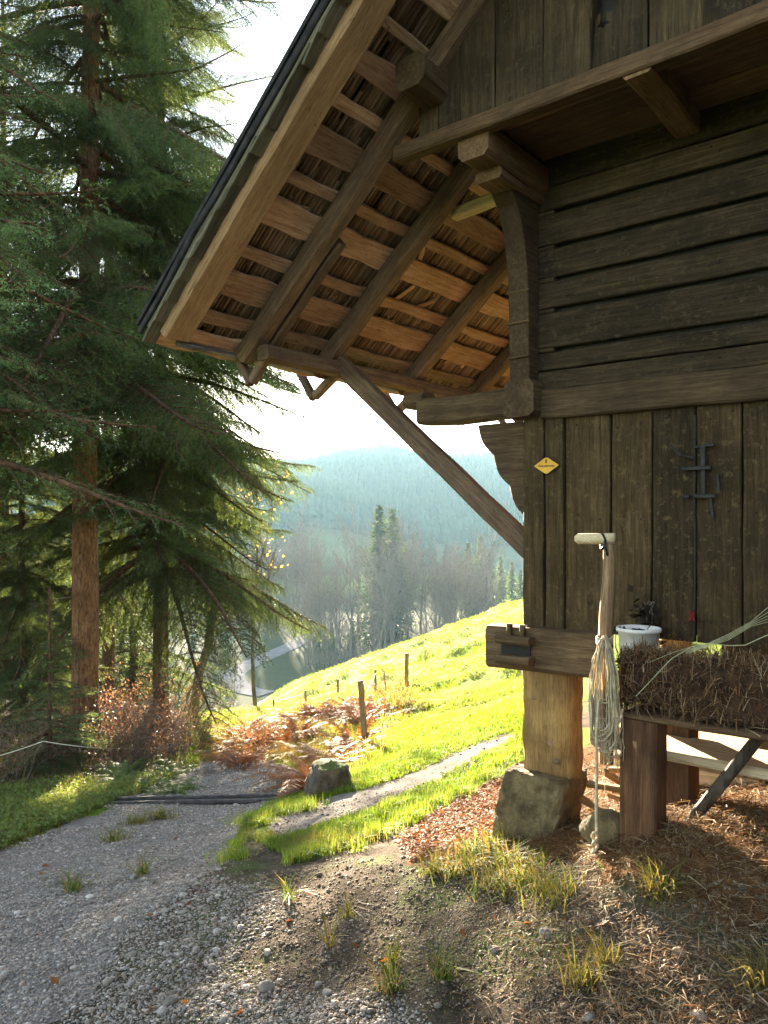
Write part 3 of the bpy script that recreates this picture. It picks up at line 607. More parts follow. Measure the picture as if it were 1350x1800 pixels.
# ================================================================== spruces
def spruce_branch(seed, L=1.0, dense=1.0, droop=.25, nl=.030, nw=.0042, hang=.5):
    """one bough along +x, length L: axis, side twigs, twiglets and single needles; returns (wood verts/faces, needle verts/tris)"""
    r = np.random.default_rng(seed); mb = MB(); segs = []
    axis = []; n = 14
    for i in range(n + 1):
        t = i / n; axis.append(np.array([L * t * (1 - .04 * t), .05 * L * math.sin(t * 3 + seed) * t, -droop * L * t * t * (1.25 - .55 * t) + .04 * L * max(0, t - .75) * 4 * (t - .75) * 4 * .4]))
    mb.tube(axis, [.014 * L * (1 - .85 * i / n) + .002 for i in range(n + 1)], 5)
    def P(t):
        f = t * n; i = min(int(f), n - 1); return axis[i] + (axis[i + 1] - axis[i]) * (f - i)
    nt_ = int(30 * dense * L / 2.2)
    for k in range(nt_):
        t = .10 + .88 * (k + r.uniform(0, .6)) / nt_; side = 1 if k % 2 else -1
        p = P(t); ln = L * (.31 * (1 - t) ** .75 + .06) * r.uniform(.75, 1.15)
        ang = r.uniform(.75, 1.1); d = np.array([math.cos(ang), side * math.sin(ang), r.uniform(-.25, .05)])
        pts = [p]; cur = p.copy(); dd = d / np.linalg.norm(d); st = 6
        for j in range(st):
            cur = cur + dd * ln / st; pts.append(cur.copy()); dd = dd + np.array([.05, 0, -hang * .16 + r.uniform(-.05, .05)]); dd /= np.linalg.norm(dd)
        segs.append((pts, 1)); mb.tube(pts, [.0035 * L ** .5 * (1 - .7 * j / st) + .0008 for j in range(st + 1)], 3, False)
        nsub = max(2, int(ln / (.055)))
        for s_ in range(nsub):
            f = (s_ + .6) / nsub; i = min(int(f * st), st - 1); q = pts[i] + (pts[i + 1] - pts[i]) * (f * st - i)
            sd2 = 1 if s_ % 2 else -1; base = pts[i + 1] - pts[i]; base /= np.linalg.norm(base); perp = np.array([-base[1], base[0], 0]); perp /= (np.linalg.norm(perp) + 1e-6)
            d2 = base * .75 + perp * sd2 * r.uniform(.4, .8) + np.array([0, 0, -hang * r.uniform(.1, .9)]); d2 /= np.linalg.norm(d2)
            l2 = ln * .34 * (1 - .55 * f) * r.uniform(.7, 1.3) + .03
            segs.append(([q, q + d2 * l2 * .5 + np.array([0, 0, -.004]), q + d2 * l2 + np.array([0, 0, -.10 * hang * l2 * 2])], 2))
    segs.append((axis[4:], 1))
    nv = []; step = .0085
    for pts, lv in segs:
        for a, b in zip(pts[:-1], pts[1:]):
            ab = b - a; l = np.linalg.norm(ab)
            if l < 1e-5: continue
            dd = ab / l; m_ = max(1, int(l / step * (1.0 if lv == 2 else .8) * min(1.0, dense)))
            tt = r.uniform(0, 1, m_); pos = a + np.outer(tt, ab)
            rv = r.normal(size=(m_, 3)); rv -= np.outer(rv @ dd, dd); rv /= np.linalg.norm(rv, axis=1)[:, None] + 1e-9; rv[:, 2] += .25
            nd = dd * .75 + rv * .75; nd /= np.linalg.norm(nd, axis=1)[:, None]
            ln_ = nl * r.uniform(.7, 1.2, m_)[:, None]
            wv = np.cross(nd, r.normal(size=(m_, 3))); wv /= np.linalg.norm(wv, axis=1)[:, None] + 1e-9
            nv.append(np.stack([pos - wv * nw, pos + wv * nw, pos + nd * ln_], 1))
    nv = np.concatenate(nv).reshape(-1, 3)
    return mb, nv
def bough_mesh(name, seed, needle_mat, **kw):
    mb, nv = spruce_branch(seed, **kw)
    me = bpy.data.meshes.new(name); n = len(mb.v); k = len(nv) // 3
    allv = np.concatenate([np.array(mb.v), nv])
    q = [f for f in mb.f if len(f) == 4]; t = [f for f in mb.f if len(f) == 3]
    tri = np.concatenate([np.array(t, int).reshape(-1, 3), np.arange(n, n + 3 * k).reshape(-1, 3)])
    me = np_mesh(name, allv, tris=tri, quads=q)
    me.materials.append(M['bark']); me.materials.append(needle_mat)
    mi = np.ones(len(me.polygons), np.int32); lt = np.zeros(len(me.polygons), np.int32); me.polygons.foreach_get('loop_total', lt); mi[lt == 4] = 0
    me.polygons.foreach_set('material_index', mi); return me
BOUGH = [bough_mesh('bough', 100 + i, M['needles'], L=3.4, dense=1.0, droop=.20 + .05 * i, hang=.7 + .18 * i, nl=.036, nw=.0036) for i in range(5)]
BOUGH_Y = [bough_mesh('bough', 200 + i, M['youngneedles'], L=1.6, dense=1.0, droop=.12 + .05 * i, hang=.25 + .15 * i, nl=.026, nw=.003) for i in range(4)]
BOUGH_S = [bough_mesh('bough', 300 + i, M['needles'], L=2.2, dense=.6, droop=.25, hang=.6, nl=.06, nw=.009) for i in range(3)]   # sparser, for trees further back
def trunk_mesh(h, r0, seed, lean=(0, 0), n=14, rings=30, tip=.02):
    mb = MB(); pts = []; rad = []
    for i in range(rings + 1):
        t = i / rings; z = h * t; pts.append((lean[0] * z + .05 * nz(z * .3, seed), lean[1] * z + .05 * nz(z * .3, seed + 9), z)); rad.append(max(tip, r0 * (1 - t) ** .85 * (1 + .35 * max(0, 1 - z / .8) ** 2) * (1 + .05 * nz(z * 2, seed + 3))))
    mb.tube(pts, rad, n); return mb.mesh('trunk', True)
def spruce(px, d, h, r0, label, zlo, zhi, lmax, boughs, seed, lean=(0, 0), gap=.32, per=5, base_py=None, bare=0, name='spruce_tree', group=None, lmin=.35, skip=None, bark_='bark'):
    rs = random.Random(seed); x, y = (px - CX) / F * d, d; z = Hs(x, y) - .15
    root = empty(name, (x, y, z)); tag(root, label, 'tree', group)
    link('trunk', trunk_mesh(h, r0, seed, lean), M[bark_], root)
    zz = zlo; k = 0
    while zz < min(zhi, h - .3):
        f = (zz - zlo) / max(h - zlo, .1); L = max(lmin, lmax * (1 - f) ** .8)
        for j in range(per):
            a = 6.2832 * (j + rs.uniform(-.3, .3)) / per + k * 2.4
            if skip and skip(a, zz): continue
            if rs.random() < .14: continue
            me = rs.choice(boughs); o = link('branch', me, None, root)
            s_ = L / (3.4 if me in BOUGH else 2.2 if me in BOUGH_S else 1.6) * rs.uniform(.55, 1.2)
            pitch = R(rs.uniform(-10, 26)) if f < .5 else R(rs.uniform(-25, -5))
            o.matrix_basis = Matrix.Translation((lean[0] * zz, lean[1] * zz, zz + rs.uniform(-.12, .12))) @ Matrix.Rotation(a, 4, 'Z') @ Matrix.Rotation(pitch, 4, 'Y') @ Matrix.Rotation(R(rs.uniform(-28, 28)), 4, 'X') @ Matrix.Scale(s_, 4)
        zz += gap * rs.uniform(.8, 1.2); k += 1
    for j in range(bare):                                            # dead snags on the lower trunk
        zb = rs.uniform(1.2, zlo + 1.5); a = rs.uniform(0, 6.28); mb = MB(); ln = rs.uniform(.25, .9)
        r_ = r0 * (1 - zb / h) * .8; p0_ = Vector((lean[0] * zb + math.cos(a) * r_, lean[1] * zb + math.sin(a) * r_, zb))
        mb.tube([p0_, p0_ + Vector((math.cos(a), math.sin(a), -.1)) * ln * .5, p0_ + Vector((math.cos(a + .2), math.sin(a + .2), -.25)) * ln], [.014, .009, .003], 5)
        link('dead_branch', mb.mesh('dead_branch'), M['greybark'], root)
    return root
spruce(146, 13.2, 27, .235, 'tall spruce with a thick orange-brown trunk bare to half height', 6.0, 24, 5.2, BOUGH, 1, lean=(.011, 0), gap=.46, per=6, bare=22, bark_='orangebark')
spruce(283, 16.0, 22, .17, 'broad dark spruce whose boughs sweep out towards the sunlit valley', 3.6, 20, 4.3, BOUGH, 2, gap=.36, per=7, bare=6)
spruce(-190, 8.6, 15, .24, 'pale green spruce whose boughs hang over the grassy verge of the gravel', 4.3, 13, 3.2, BOUGH_Y, 3, gap=.24, per=8)
spruce(190, 18.5, 22, .16, 'slim spruce with a dark trunk just behind the orange-barked spruce', 5.0, 18, 2.6, BOUGH_S, 4, gap=.9, per=5, bare=8)
spruce(38, 15.0, 8.5, .10, 'young spruce in the shade left of the orange-barked trunk', .5, 8, 2.0, BOUGH, 5, gap=.26, per=6)
spruce(88, 11.6, 2.9, .04, 'little spruce standing in the undergrowth below the tall trunk', .15, 2.7, 1.25, BOUGH_Y, 6, gap=.17, per=6)
spruce(5, 19.0, 20, .20, 'spruce with a lit brown trunk deeper in the forest edge', 4.5, 17, 3.0, BOUGH_S, 7, gap=.9, per=5, bare=6)
for i, (px_, d_, h_) in enumerate([(-60, 23, 11), (70, 26, 11), (150, 24, 10), (235, 25, 9), (-150, 17, 11), (-250, 22, 15), (110, 31, 12), (20, 34, 12), (215, 33, 10), (-330, 14, 16)]):
    spruce(px_, d_, h_, .18, 'dark spruce standing among others in the forest behind the bushes', 1.2 if d_ > 21 else 3.5, h_ - 3, 3.2, BOUGH_S, 20 + i, gap=.55, per=6, group='spruces deeper in the forest')

# ------------------------------------------------------------------ leafless and leafy small trees near the track
def bare_tree_mesh(seed, h=12.0, r0=.14, spread=.5, levels=4, twigs=5, start=.3, fork=2.6):
    rs = random.Random(seed); mb = MB(); tips = []
    def grow(p, d, ln, r_, lv):
        n = 4 if lv else 7; pts = [p.copy()]; cur = p.copy(); dd = d.copy()
        for i in range(n):
            dd = (dd + Vector((rs.uniform(-.16, .16), rs.uniform(-.16, .16), rs.uniform(-.02, .14) if lv else rs.uniform(0, .1)))).normalized(); cur = cur + dd * ln / n; pts.append(cur.copy())
        mb.tube(pts, [max(.004, r_ * (1 - .72 * i / n)) for i in range(n + 1)], 6 if lv == 0 else (4 if lv < 2 else 3), False)
        if lv >= levels: tips.append(pts[-1]); return
        nb = int(twigs * (2.2 if lv == 0 else 1.0)) + rs.randint(0, 2)
        for k in range(nb):
            t = rs.uniform(start if lv == 0 else .25, 1.0); i = min(int(t * n), n - 1); q = pts[i] + (pts[i + 1] - pts[i]) * (t * n - i)
            dv = (pts[i + 1] - pts[i]).normalized(); ax = Vector((rs.gauss(0, 1), rs.gauss(0, 1), rs.gauss(0, .4)))
            ax = (ax - dv * ax.dot(dv)).normalized(); a = rs.uniform(.35, .85) * (1 + .3 * spread)
            grow(q, (dv * math.cos(a) + ax * math.sin(a) + Vector((0, 0, .25))).normalized(), ln * rs.uniform(.30, .52) * (1.15 - .4 * t if lv == 0 else 1), r_ * (.5 - .25 * t) + .004, lv + 1)
    grow(Vector((0, 0, 0)), Vector((rs.uniform(-.06, .06), rs.uniform(-.06, .06), 1)).normalized(), h, r0, 0)
    return mb.mesh('trunk'), tips
def leaf_mesh(name, pts, size, rng, per=1, spread=.1):
    p = np.repeat(np.array(pts), per, 0) + rng.normal(size=(len(pts) * per, 3)) * spread; n = len(p)
    a = rng.normal(size=(n, 3)); a /= np.linalg.norm(a, axis=1)[:, None]; b = np.cross(a, rng.normal(size=(n, 3))); b /= np.linalg.norm(b, axis=1)[:, None]
    s = size * rng.uniform(.6, 1.3, n)[:, None]
    v = np.stack([p - a * s * .5, p + b * s * .32, p + a * s * .6, p - b * s * .32], 1).reshape(-1, 3)
    return np_mesh(name, v, quads=np.arange(4 * n).reshape(-1, 4))
# leaning slim tree at the bend of the track, its crown mixed into the spruce
x, y, z = ground_hit(338, 1262); y = 20.0; x = (338 - CX) / F * y; z = Hs(x, y) - .1
lt = empty('slim_tree', (x, y, z)); tag(lt, 'slim leaning grey trunk with knobbly side shoots beside the reddish bushes', 'tree')
mb = MB(); pts = [(0, 0, 0), (.10, 0, .6), (.18, 0, 1.2), (.42, 0, 1.9), (.5, 0, 2.6), (.62, 0, 3.6), (.6, 0, 4.8)]; mb.tube(pts, [.14, .125, .12, .115, .11, .09, .06], 10); link('trunk', mb.mesh('trunk', True), M['greybark'], lt)
rs = random.Random(3)
for zb, ln, a in ((1.7, .9, 3.2), (2.3, 1.5, .1), (2.8, 1.1, 2.6), (3.3, 1.4, -.3), (4.2, 1.2, 1.0)):
    mb = MB(); p = Vector((.45, 0, zb)); mb.tube([p, p + Vector((math.cos(a) * ln * .5, math.sin(a) * ln * .5, .05)), p + Vector((math.cos(a) * ln, math.sin(a) * ln, -.05))], [.035, .022, .008], 6); link('branch', mb.mesh('branch'), M['greybark'], lt)
def small_tree(px, d, h, me_t, me_l, label, name, cat='tree', group=None, rz=0.0, s=1.0, lm='goldleaf', zoff=0.0, bm_='greybark'):
    x, y = (px - CX) / F * d, d; root = empty(name, (x, y, Hs(x, y) - .1 + zoff), rz); root.scale = (s, s, s); tag(root, label, cat, group)
    link('trunk', me_t, M[bm_], root)
    if me_l is not None: link('crown', me_l, M[lm], root)
    return root
tb, tips = bare_tree_mesh(41, 7.5, .07, .6, 3, 5, .3)
small_tree(452, 27.0, 7, tb, leaf_mesh('crown', [tuple(t) for t in tips[::2]], .09, RNG, 1, .12), 'slender autumn tree with a few orange leaves behind the spruce boughs', 'autumn_tree', s=1.15)
tb2, tips2 = bare_tree_mesh(43, 4.0, .03, .5, 2, 5, .1)
for i, (px_, d_, s_) in enumerate([(372, 40, .9), (388, 41, 1.0), (404, 42, .8), (360, 39, .7)]):
    small_tree(px_, d_, 4, tb2, None, 'thin leafless sapling rising in front of the valley lane', 'bare_sapling', 'sapling', 'saplings by the lane bend', i * 1.7, s_)

# ------------------------------------------------------------------ bushes, bracken and verge plants
def bush_mesh(seed, n=70, h=1.0, w=.6, leaf=.035, lpc=16, lean=.5):
    r = np.random.default_rng(seed); mb = MB(); lp_ = []
    for i in range(n):
        a = r.uniform(0, 6.28); b = r.uniform(0, w * .5); p = np.array([math.cos(a) * b, math.sin(a) * b, 0]); d = np.array([math.cos(a) * lean * r.uniform(.2, 1), math.sin(a) * lean * r.uniform(.2, 1), 1.0])
        L = h * r.uniform(.3, 1.15); pts = [p]; k = 6
        for j in range(k):
            p = p + d / np.linalg.norm(d) * L / k; pts.append(p.copy()); d = d + np.array([r.normal() * .18, r.normal() * .18, -.14])
        mb.tube(pts, [.005 * (1 - .8 * j / k) + .0012 for j in range(k + 1)], 3, False)
        for _ in range(lpc):
            t = r.uniform(.25, 1) * k; j = min(int(t), k - 1); lp_.append(pts[j] + (pts[j + 1] - pts[j]) * (t - j) + r.normal(size=3) * .03)
    return mb.mesh('stems'), leaf_mesh('foliage', lp_, leaf, r, 1, .015)
def frond_mesh(seed, n=16, L=.9, pin=26, w=.30, up=.9):
    """bracken or fern: arching fronds with paired pinnae"""
    r = np.random.default_rng(seed); mb = MB(); V_ = []
    for i in range(n):
        a = r.uniform(0, 6.28); el = up * r.uniform(.6, 1.15); p = np.array([r.normal() * .05, r.normal() * .05, 0]); d = np.array([math.cos(a) * (1.2 - el * .7), math.sin(a) * (1.2 - el * .7), el]); d /= np.linalg.norm(d); ln = L * r.uniform(.6, 1.15)
        pts = [p]; k = 10
        for j in range(k): p = p + d * ln / k; pts.append(p.copy()); d = d + np.array([0, 0, -.13 * r.uniform(.6, 1.6)]); d /= np.linalg.norm(d)
        mb.tube(pts, [.004 * (1 - .8 * j / k) + .001 for j in range(k + 1)], 3, False)
        for s_ in range(pin):
            t = .18 + .8 * s_ / pin; f = t * k; j = min(int(f), k - 1); q = pts[j] + (pts[j + 1] - pts[j]) * (f - j); dd = pts[j + 1] - pts[j]; dd /= np.linalg.norm(dd)
            sd_ = np.cross(dd, [0, 0, 1]); sd_ /= np.linalg.norm(sd_) + 1e-6
            for sg in (-1, 1):
                wl = w * ln * (1 - t) ** .8 * r.uniform(.7, 1.1) * .75 + .015; dv = sd_ * sg + dd * .45 + np.array([0, 0, -.25 * r.uniform(0, 2)]) ; dv /= np.linalg.norm(dv); bw = dd * .011
                V_.append(np.stack([q - bw, q + bw, q + dv * wl + bw * .3, q + dv * wl * .98 - bw * .3]))
    v = np.concatenate(V_); return mb.mesh('stems'), np_mesh('foliage', v, quads=np.arange(len(v)).reshape(-1, 4))
for i, (x_, y_, h_) in enumerate([(2.5, -8.0, 16), (6, -7.5, 17), (9, -5, 16), (11, -1.5, 17), (13, -8, 18), (4, -13, 18)]):  # unseen spruces added out of view to darken the gable wall
    t_ = spruce(CX, 10.0, h_, .2, 'unseen spruce added behind the camera to shade the gable wall', .8, h_ - 1, 3.4, BOUGH_S, 60 + i, gap=.5, per=6, group='spruces added behind the camera for shade'); t_.location = (x_, y_, Hs(x_, y_) - .15)
for i, (x_, y_, h_) in enumerate([(-6.5, -3.5, 5.5), (-4.5, -5.5, 6.5), (-2, -6.5, 6.5), (.5, -6.0, 6.0)]):  # low unseen spruces added to block horizon light from the wall
    t_ = spruce(CX, 10.0, h_, .08, 'unseen young spruce added behind the camera to block low light', .3, h_ - .3, 2.2, BOUGH_S, 80 + i, gap=.28, per=6, group='young spruces added behind the camera for shade'); t_.location = (x_, y_, Hs(x_, y_) - .15)
BUSH = [bush_mesh(i, 46, 1.35, 1.2, .038, 11, .8) for i in range(4)]
BRACK = [frond_mesh(10 + i, 20, 1.0) for i in range(3)]; FERN = [frond_mesh(20 + i, 18, .7, 26, .3, .75) for i in range(2)]
def plant(kind, px, py, s, mat, label, name, cat, group, seed, d=None):
    rs = random.Random(seed)
    if d is None: x, y, z = ground_hit(px, py)
    else: x, y = (px - CX) / F * d, d; z = Hs(x, y)
    st, fo = rs.choice(kind); root = empty(name, (x, y, z - .03), rs.uniform(0, 6.28)); root.scale = (s * rs.uniform(.8, 1.3), s * rs.uniform(.8, 1.3), s * rs.uniform(.6, 1.2)); tag(root, label, cat, group)
    link('stems', st, M['twig'], root); o = link('foliage', fo, None, root)
    if not fo.materials: fo.materials.append(mat)
    o.material_slots[0].link = 'OBJECT'; o.material_slots[0].material = mat
    return root
rs = random.Random(9)
for i in range(20):
    px_ = rs.uniform(150, 345); plant(BUSH, px_, 0, rs.uniform(.75, 1.2), M['dryleaf'], 'dry russet bush tangled with others at the forest edge', 'dry_bush', 'bush', 'dry bushes along the forest edge', i, d=rs.uniform(12.0, 16.5))
for i, (px_, d_) in enumerate([(20, 11.2), (75, 12.5), (-20, 10.5), (120, 13.0), (40, 14.0), (215, 11.6), (-60, 12)]):
    plant(BUSH, px_, 0, rs.uniform(.6, .95), M['dryleaf'], 'thin brown bush in the dark below the spruces', 'thin_bush', 'bush', 'brown bushes below the spruces', 40 + i, d=d_)
for i in range(52):
    t = rs.random(); px_ = 380 + 310 * t + rs.uniform(-15, 15); py_ = 1335 - 95 * t + rs.uniform(-30, 28) * (1 - .4 * t)
    if i % 2: plant(BUSH, px_, py_, rs.uniform(.4, .7), M['bracken'], 'reddish brown twiggy bush on the bank under the fence', 'russet_bush', 'bush', 'russet bushes on the meadow bank', 60 + i)
    else: plant(BRACK, px_, py_, rs.uniform(.5, .8), M['bracken'], 'withered rust red bracken clump on the bank under the fence', 'bracken', 'bracken', 'bracken on the meadow bank', 60 + i)
for i, (px_, py_, s_) in enumerate([(545, 1385, .75), (525, 1375, .6), (560, 1368, .8), (600, 1340, .75), (620, 1320, .8)]):
    plant(BRACK, px_, py_, s_, M['bracken'], 'dark red bracken arching over the mossy boulder', 'bracken', 'bracken', 'bracken behind the boulder', 90 + i)
for i in range(14):
    px_ = rs.uniform(370, 560); plant(FERN, px_, rs.uniform(1275, 1335), rs.uniform(.5, .85), M['goldleaf'], 'yellowing fern among the bracken on the bank', 'yellow_fern', 'fern', 'yellow ferns on the bank', 110 + i)
for i in range(16):
    px_ = 180 + 160 * rs.random(); plant(FERN, px_, rs.uniform(1345, 1392), rs.uniform(.45, .75), M['ivy'], 'green fern growing on the verge below the russet bushes', 'green_fern', 'fern', 'green ferns on the verge', 140 + i)

# ------------------------------------------------------------------ grass, leaves, straw, gravel (uncountable ground cover)
def blades(P, h, w, lean, cols, rng, curl=.5):
    """tapering bent blades at points P"""
    n = len(P); a = rng.uniform(0, 6.2832, n); d = np.stack([np.cos(a), np.sin(a), np.zeros(n)], 1); sdv = np.stack([-np.sin(a), np.cos(a), np.zeros(n)], 1)
    h = h[:, None]; w = w[:, None]; ln = lean[:, None]; up = np.array([0, 0, 1.0])
    p1 = P + up * h * .5 + d * ln * h * .3; p2 = P + up * h * (.93 - .25 * ln) + d * ln * h * (.75 + curl * .5)
    v = np.stack([P - sdv * w, P + sdv * w, p1 - sdv * w * .8, p1 + sdv * w * .8, p2], 1).reshape(-1, 3)
    b = np.arange(n)[:, None] * 5
    q = b + np.array([0, 1, 3, 2]); t = b + np.array([2, 3, 4]); return v, q, t, np.repeat(cols, 5, 0)
def sample_area(poly, dens, rng, fall=None):
    p = np.array(poly); lo = p.min(0); hi = p.max(0); n = int(dens * (hi[0] - lo[0]) * (hi[1] - lo[1])); x = rng.uniform(lo[0], hi[0], n); y = rng.uniform(lo[1], hi[1], n)
    k = inpoly(x, y, poly); x, y = x[k], y[k]
    if fall is not None: k = rng.random(len(x)) < fall(x, y); x, y = x[k], y[k]
    return x, y
NEARM = lambda x, y: inpoly(x, y, DRIVE) | inpoly(x, y, SOIL) | inpoly(x, y, CHIPS) | inpoly(x, y, PATH) | inpoly(x, y, HAY) | inpoly(x, y, FOREST)
def make_grass(name, x, y, hmean, wmean, pal, label, rng, lean=.6, hs=.4):
    z = H(x, y) - .008; n = len(x); c = np.array(pal)[rng.integers(0, len(pal), n)] * rng.uniform(.7, 1.25, (n, 1)); dull = np.clip(fbm(x, y, .8, 88) * .9 + .5 * fbm(x, y, 3.0, 89), 0, 1)[:, None]; c = c * (1 - dull) + dull * np.array([.24, .20, .075]) * rng.uniform(.6, 1.2, (n, 1))
    hm = np.broadcast_to(hmean, (n,)); wm = np.broadcast_to(wmean, (n,))
    v, q, t, cc = blades(np.stack([x, y, z], 1), hm * rng.uniform(1 - hs, 1 + hs, n), wm * rng.uniform(.7, 1.3, n), np.abs(rng.normal(lean, .35, n)), c, rng)
    o = link(name, np_mesh(name, v, tris=t, quads=q, col=cc), M['grass']); tag(o, label, 'grass', kind='stuff'); return o
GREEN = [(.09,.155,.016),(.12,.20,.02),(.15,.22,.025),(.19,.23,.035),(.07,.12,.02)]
YARD_GREEN = [(.07,.15,.03),(.10,.20,.04),(.13,.22,.05),(.20,.20,.07)]  # second green palette, for the short yard grass
rng = np.random.default_rng(5)
fanx = lambda d0, d1, n, p0=250, p1=960: (lambda d, p: ((p - CX) / F * d, d))(np.exp(rng.uniform(math.log(d0), math.log(d1), n)), rng.uniform(p0, p1, n))
x, y = fanx(5.5, 46, 210000, 330, 965); k = ~NEARM(x, y); k &= (fbm(x, y, .9, 77) > -.75); x, y = x[k], y[k]; d_ = np.hypot(x, y)
make_grass('meadow_grass', x, y, np.clip(.055 + .0016 * d_, .05, .12) * (1 + .7 * np.clip(fbm(x, y, 1.3, 71), -.6, 1)), np.clip(.0016 + .00022 * d_, .002, .012), GREEN, 'bright backlit meadow grass covering the slope beyond the fence', rng, .55)
x, y = fanx(2.4, 9, 90000, 300, 960); k = ~NEARM(x, y) & (fbm(x, y, 1.8, 55) > rng.uniform(-.5, .35, len(x))); x, y = x[k], y[k]
make_grass('yard_grass', x, y, .075, .0022, YARD_GREEN + GREEN[:3], 'short grass between the gravel track and the barn', rng, .7)
# tufts in the yard: dense little clumps with longer blades
def tuft_points(list_, n, rng):
    X = []; Y = []
    for (px_, py_, r_) in list_:
        x0, y0, _ = ground_hit(px_, py_); m_ = int(n * r_ / .12); a = rng.uniform(0, 6.28, m_); q = r_ * np.sqrt(rng.random(m_)) * np.abs(rng.normal(.7, .35, m_)); X.append(x0 + np.cos(a) * q); Y.append(y0 + np.sin(a) * q)
    return np.concatenate(X), np.concatenate(Y)
x, y = tuft_points([(410,1510,.16),(600,1490,.2),(660,1470,.2),(720,1440,.2),(560,1505,.15),(520,1515,.1),(760,1420,.2),(800,1400,.2),(690,1420,.15),(440,1445,.2),(500,1430,.15),(460,1450,.15),(540,1425,.16),(640,1360,.3),(690,1340,.35),(610,1385,.2),(850,1370,.2),(880,1345,.2),(905,1330,.2)], 190, rng)
make_grass('yard_tuft_grass', x, y, .11, .0022, [(.11,.21,.02),(.15,.26,.03),(.20,.28,.04),(.26,.24,.07)], 'bright green grass tufts lining the path to the meadow', rng, .6)
x, y = tuft_points([(830,1530,.12),(870,1555,.14),(910,1560,.14),(950,1570,.12),(800,1540,.1),(890,1520,.1),(985,1580,.1),(860,1500,.12),(820,1505,.1),(760,1535,.08),(690,1745,.06),(690,1700,.05),(780,1720,.06),(1150,1570,.05),(1165,1580,.06),(1340,1740,.08),(510,1585,.035),(610,1610,.03),(580,1665,.025),(250,1540,.06),(130,1565,.07),(200,1480,.1),(280,1440,.16),(240,1450,.12),(1060,1700,.05),(1020,1740,.06)], 120, rng)
make_grass('barn_tuft_grass', x, y, .14, .0028, [(.05,.10,.025),(.08,.14,.03),(.12,.18,.04),(.18,.20,.06),(.26,.19,.08),(.30,.2,.09)], 'longer drooping grass clumps in front of the barn post', rng, 1.0)
BANK = polyworld([(345,1296),(420,1275),(485,1247),(600,1214),(680,1225),(690,1290),(640,1345),(590,1372),(555,1380),(510,1345),(440,1325),(380,1328)])
x, y = sample_area(BANK, 320, rng, lambda x, y: .35 + .65 * (fbm(x, y, 1.0, 44) > -.2)); x = x + rng.normal(0, .25, len(x)); y = y + rng.normal(0, .25, len(y)); k = ~inpoly(x, y, DRIVE); x, y = x[k], y[k]
make_grass('bank_dry_grass', x, y, .22, .003, [(.34,.24,.08),(.42,.33,.10),(.30,.26,.06),(.38,.20,.07),(.25,.27,.05)], 'long yellow and rusty dry grass on the bank', rng, .7)
x, y = fanx(5.8, 14, 26000, -60, 340); k = ~inpoly(x, y, DRIVE); x, y = x[k], y[k]
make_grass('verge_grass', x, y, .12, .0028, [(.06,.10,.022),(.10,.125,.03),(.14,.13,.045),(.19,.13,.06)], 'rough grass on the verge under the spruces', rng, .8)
x, y = fanx(2.4, 7, 42000, 380, 1150); k = inpoly(x, y, SOIL) & (fbm(x, y, 1.5, 66) > rng.uniform(.0, .7, len(x))); x, y = x[k], y[k]
make_grass('yard_moss', x, y, .014, .0028, [(.07,.10,.02),(.10,.13,.03),(.13,.15,.04),(.05,.07,.02)], 'low moss and seedling grass on the dark yard soil', rng, .9)
# broad leaves creeping over the left verge
x, y = fanx(5.6, 10.5, 24000, -80, 330); k = ~inpoly(x, y, DRIVE); x, y = x[k], y[k]; z = H(x, y) + rng.uniform(.01, .09, len(x))
o = link('creeping_leaves', leaf_mesh('creeping_leaves', np.stack([x, y, z], 1), .045, rng, 1, .008), M['ivy']); tag(o, 'small creeping leaves covering the verge left of the gravel', 'ground cover', kind='stuff')
# fallen leaves
x, y = fanx(2.5, 12, 70, -30, 1380); z = H(x, y) + .012
o = link('fallen_leaves', leaf_mesh('fallen_leaves', np.stack([x, y, z], 1), .05, rng, 1, .004), M['bracken']); tag(o, 'brown fallen leaves scattered over the yard', 'leaves', kind='stuff')
# straw and hay litter
def straw_cloud(name, x, y, z, Lm, wm, pal, label, rng, tilt=.25):
    n = len(x); a = rng.uniform(0, 6.28, n); e = rng.normal(0, tilt, n); d = np.stack([np.cos(a) * np.cos(e), np.sin(a) * np.cos(e), np.sin(e)], 1); s = np.stack([-np.sin(a), np.cos(a), rng.normal(0, .4, n)], 1)
    L = (Lm * rng.uniform(.35, 1.5, n))[:, None]; w = (wm * rng.uniform(.6, 1.4, n))[:, None]; p = np.stack([x, y, z], 1)
    b = np.cross(d, s); v = np.stack([p - d * L / 2 - s * w, p - d * L / 2 + s * w, p + b * .08 * L - s * w, p + b * .08 * L + s * w, p + d * L / 2 - s * w * .5, p + d * L / 2 + s * w * .5], 1).reshape(-1, 3)
    k = np.arange(n)[:, None] * 6; q = np.concatenate([k + [0, 1, 3, 2], k + [2, 3, 5, 4]]); c = np.array(pal)[rng.integers(0, len(pal), n)] * rng.uniform(.6, 1.2, (n, 1))
    return np_mesh(name, v, quads=q, col=np.repeat(c, 6, 0))
STRAW = [(.17,.10,.045),(.14,.075,.03),(.11,.055,.02),(.26,.18,.085),(.08,.04,.02)]
x, y = sample_area(HAY, 2600, rng, lambda x, y: np.clip(1.6 - np.hypot(x - 1.6, y - 3.8) / 2.6, 0, 1)); z = H(x, y) + np.abs(rng.normal(.008, .02, len(x)))
o = link('hay_litter', straw_cloud('hay_litter', x, y, z, .10, .0016, STRAW, '', rng), M['straw']); tag(o, 'loose brown hay and straw strewn below the barn', 'hay', kind='stuff')
x, y = fanx(2.2, 3.9, 16000, 800, 1450); k = rng.random(len(x)) < np.clip((CX + F * x / y - 780) / 420, 0, 1); x, y = x[k], y[k]
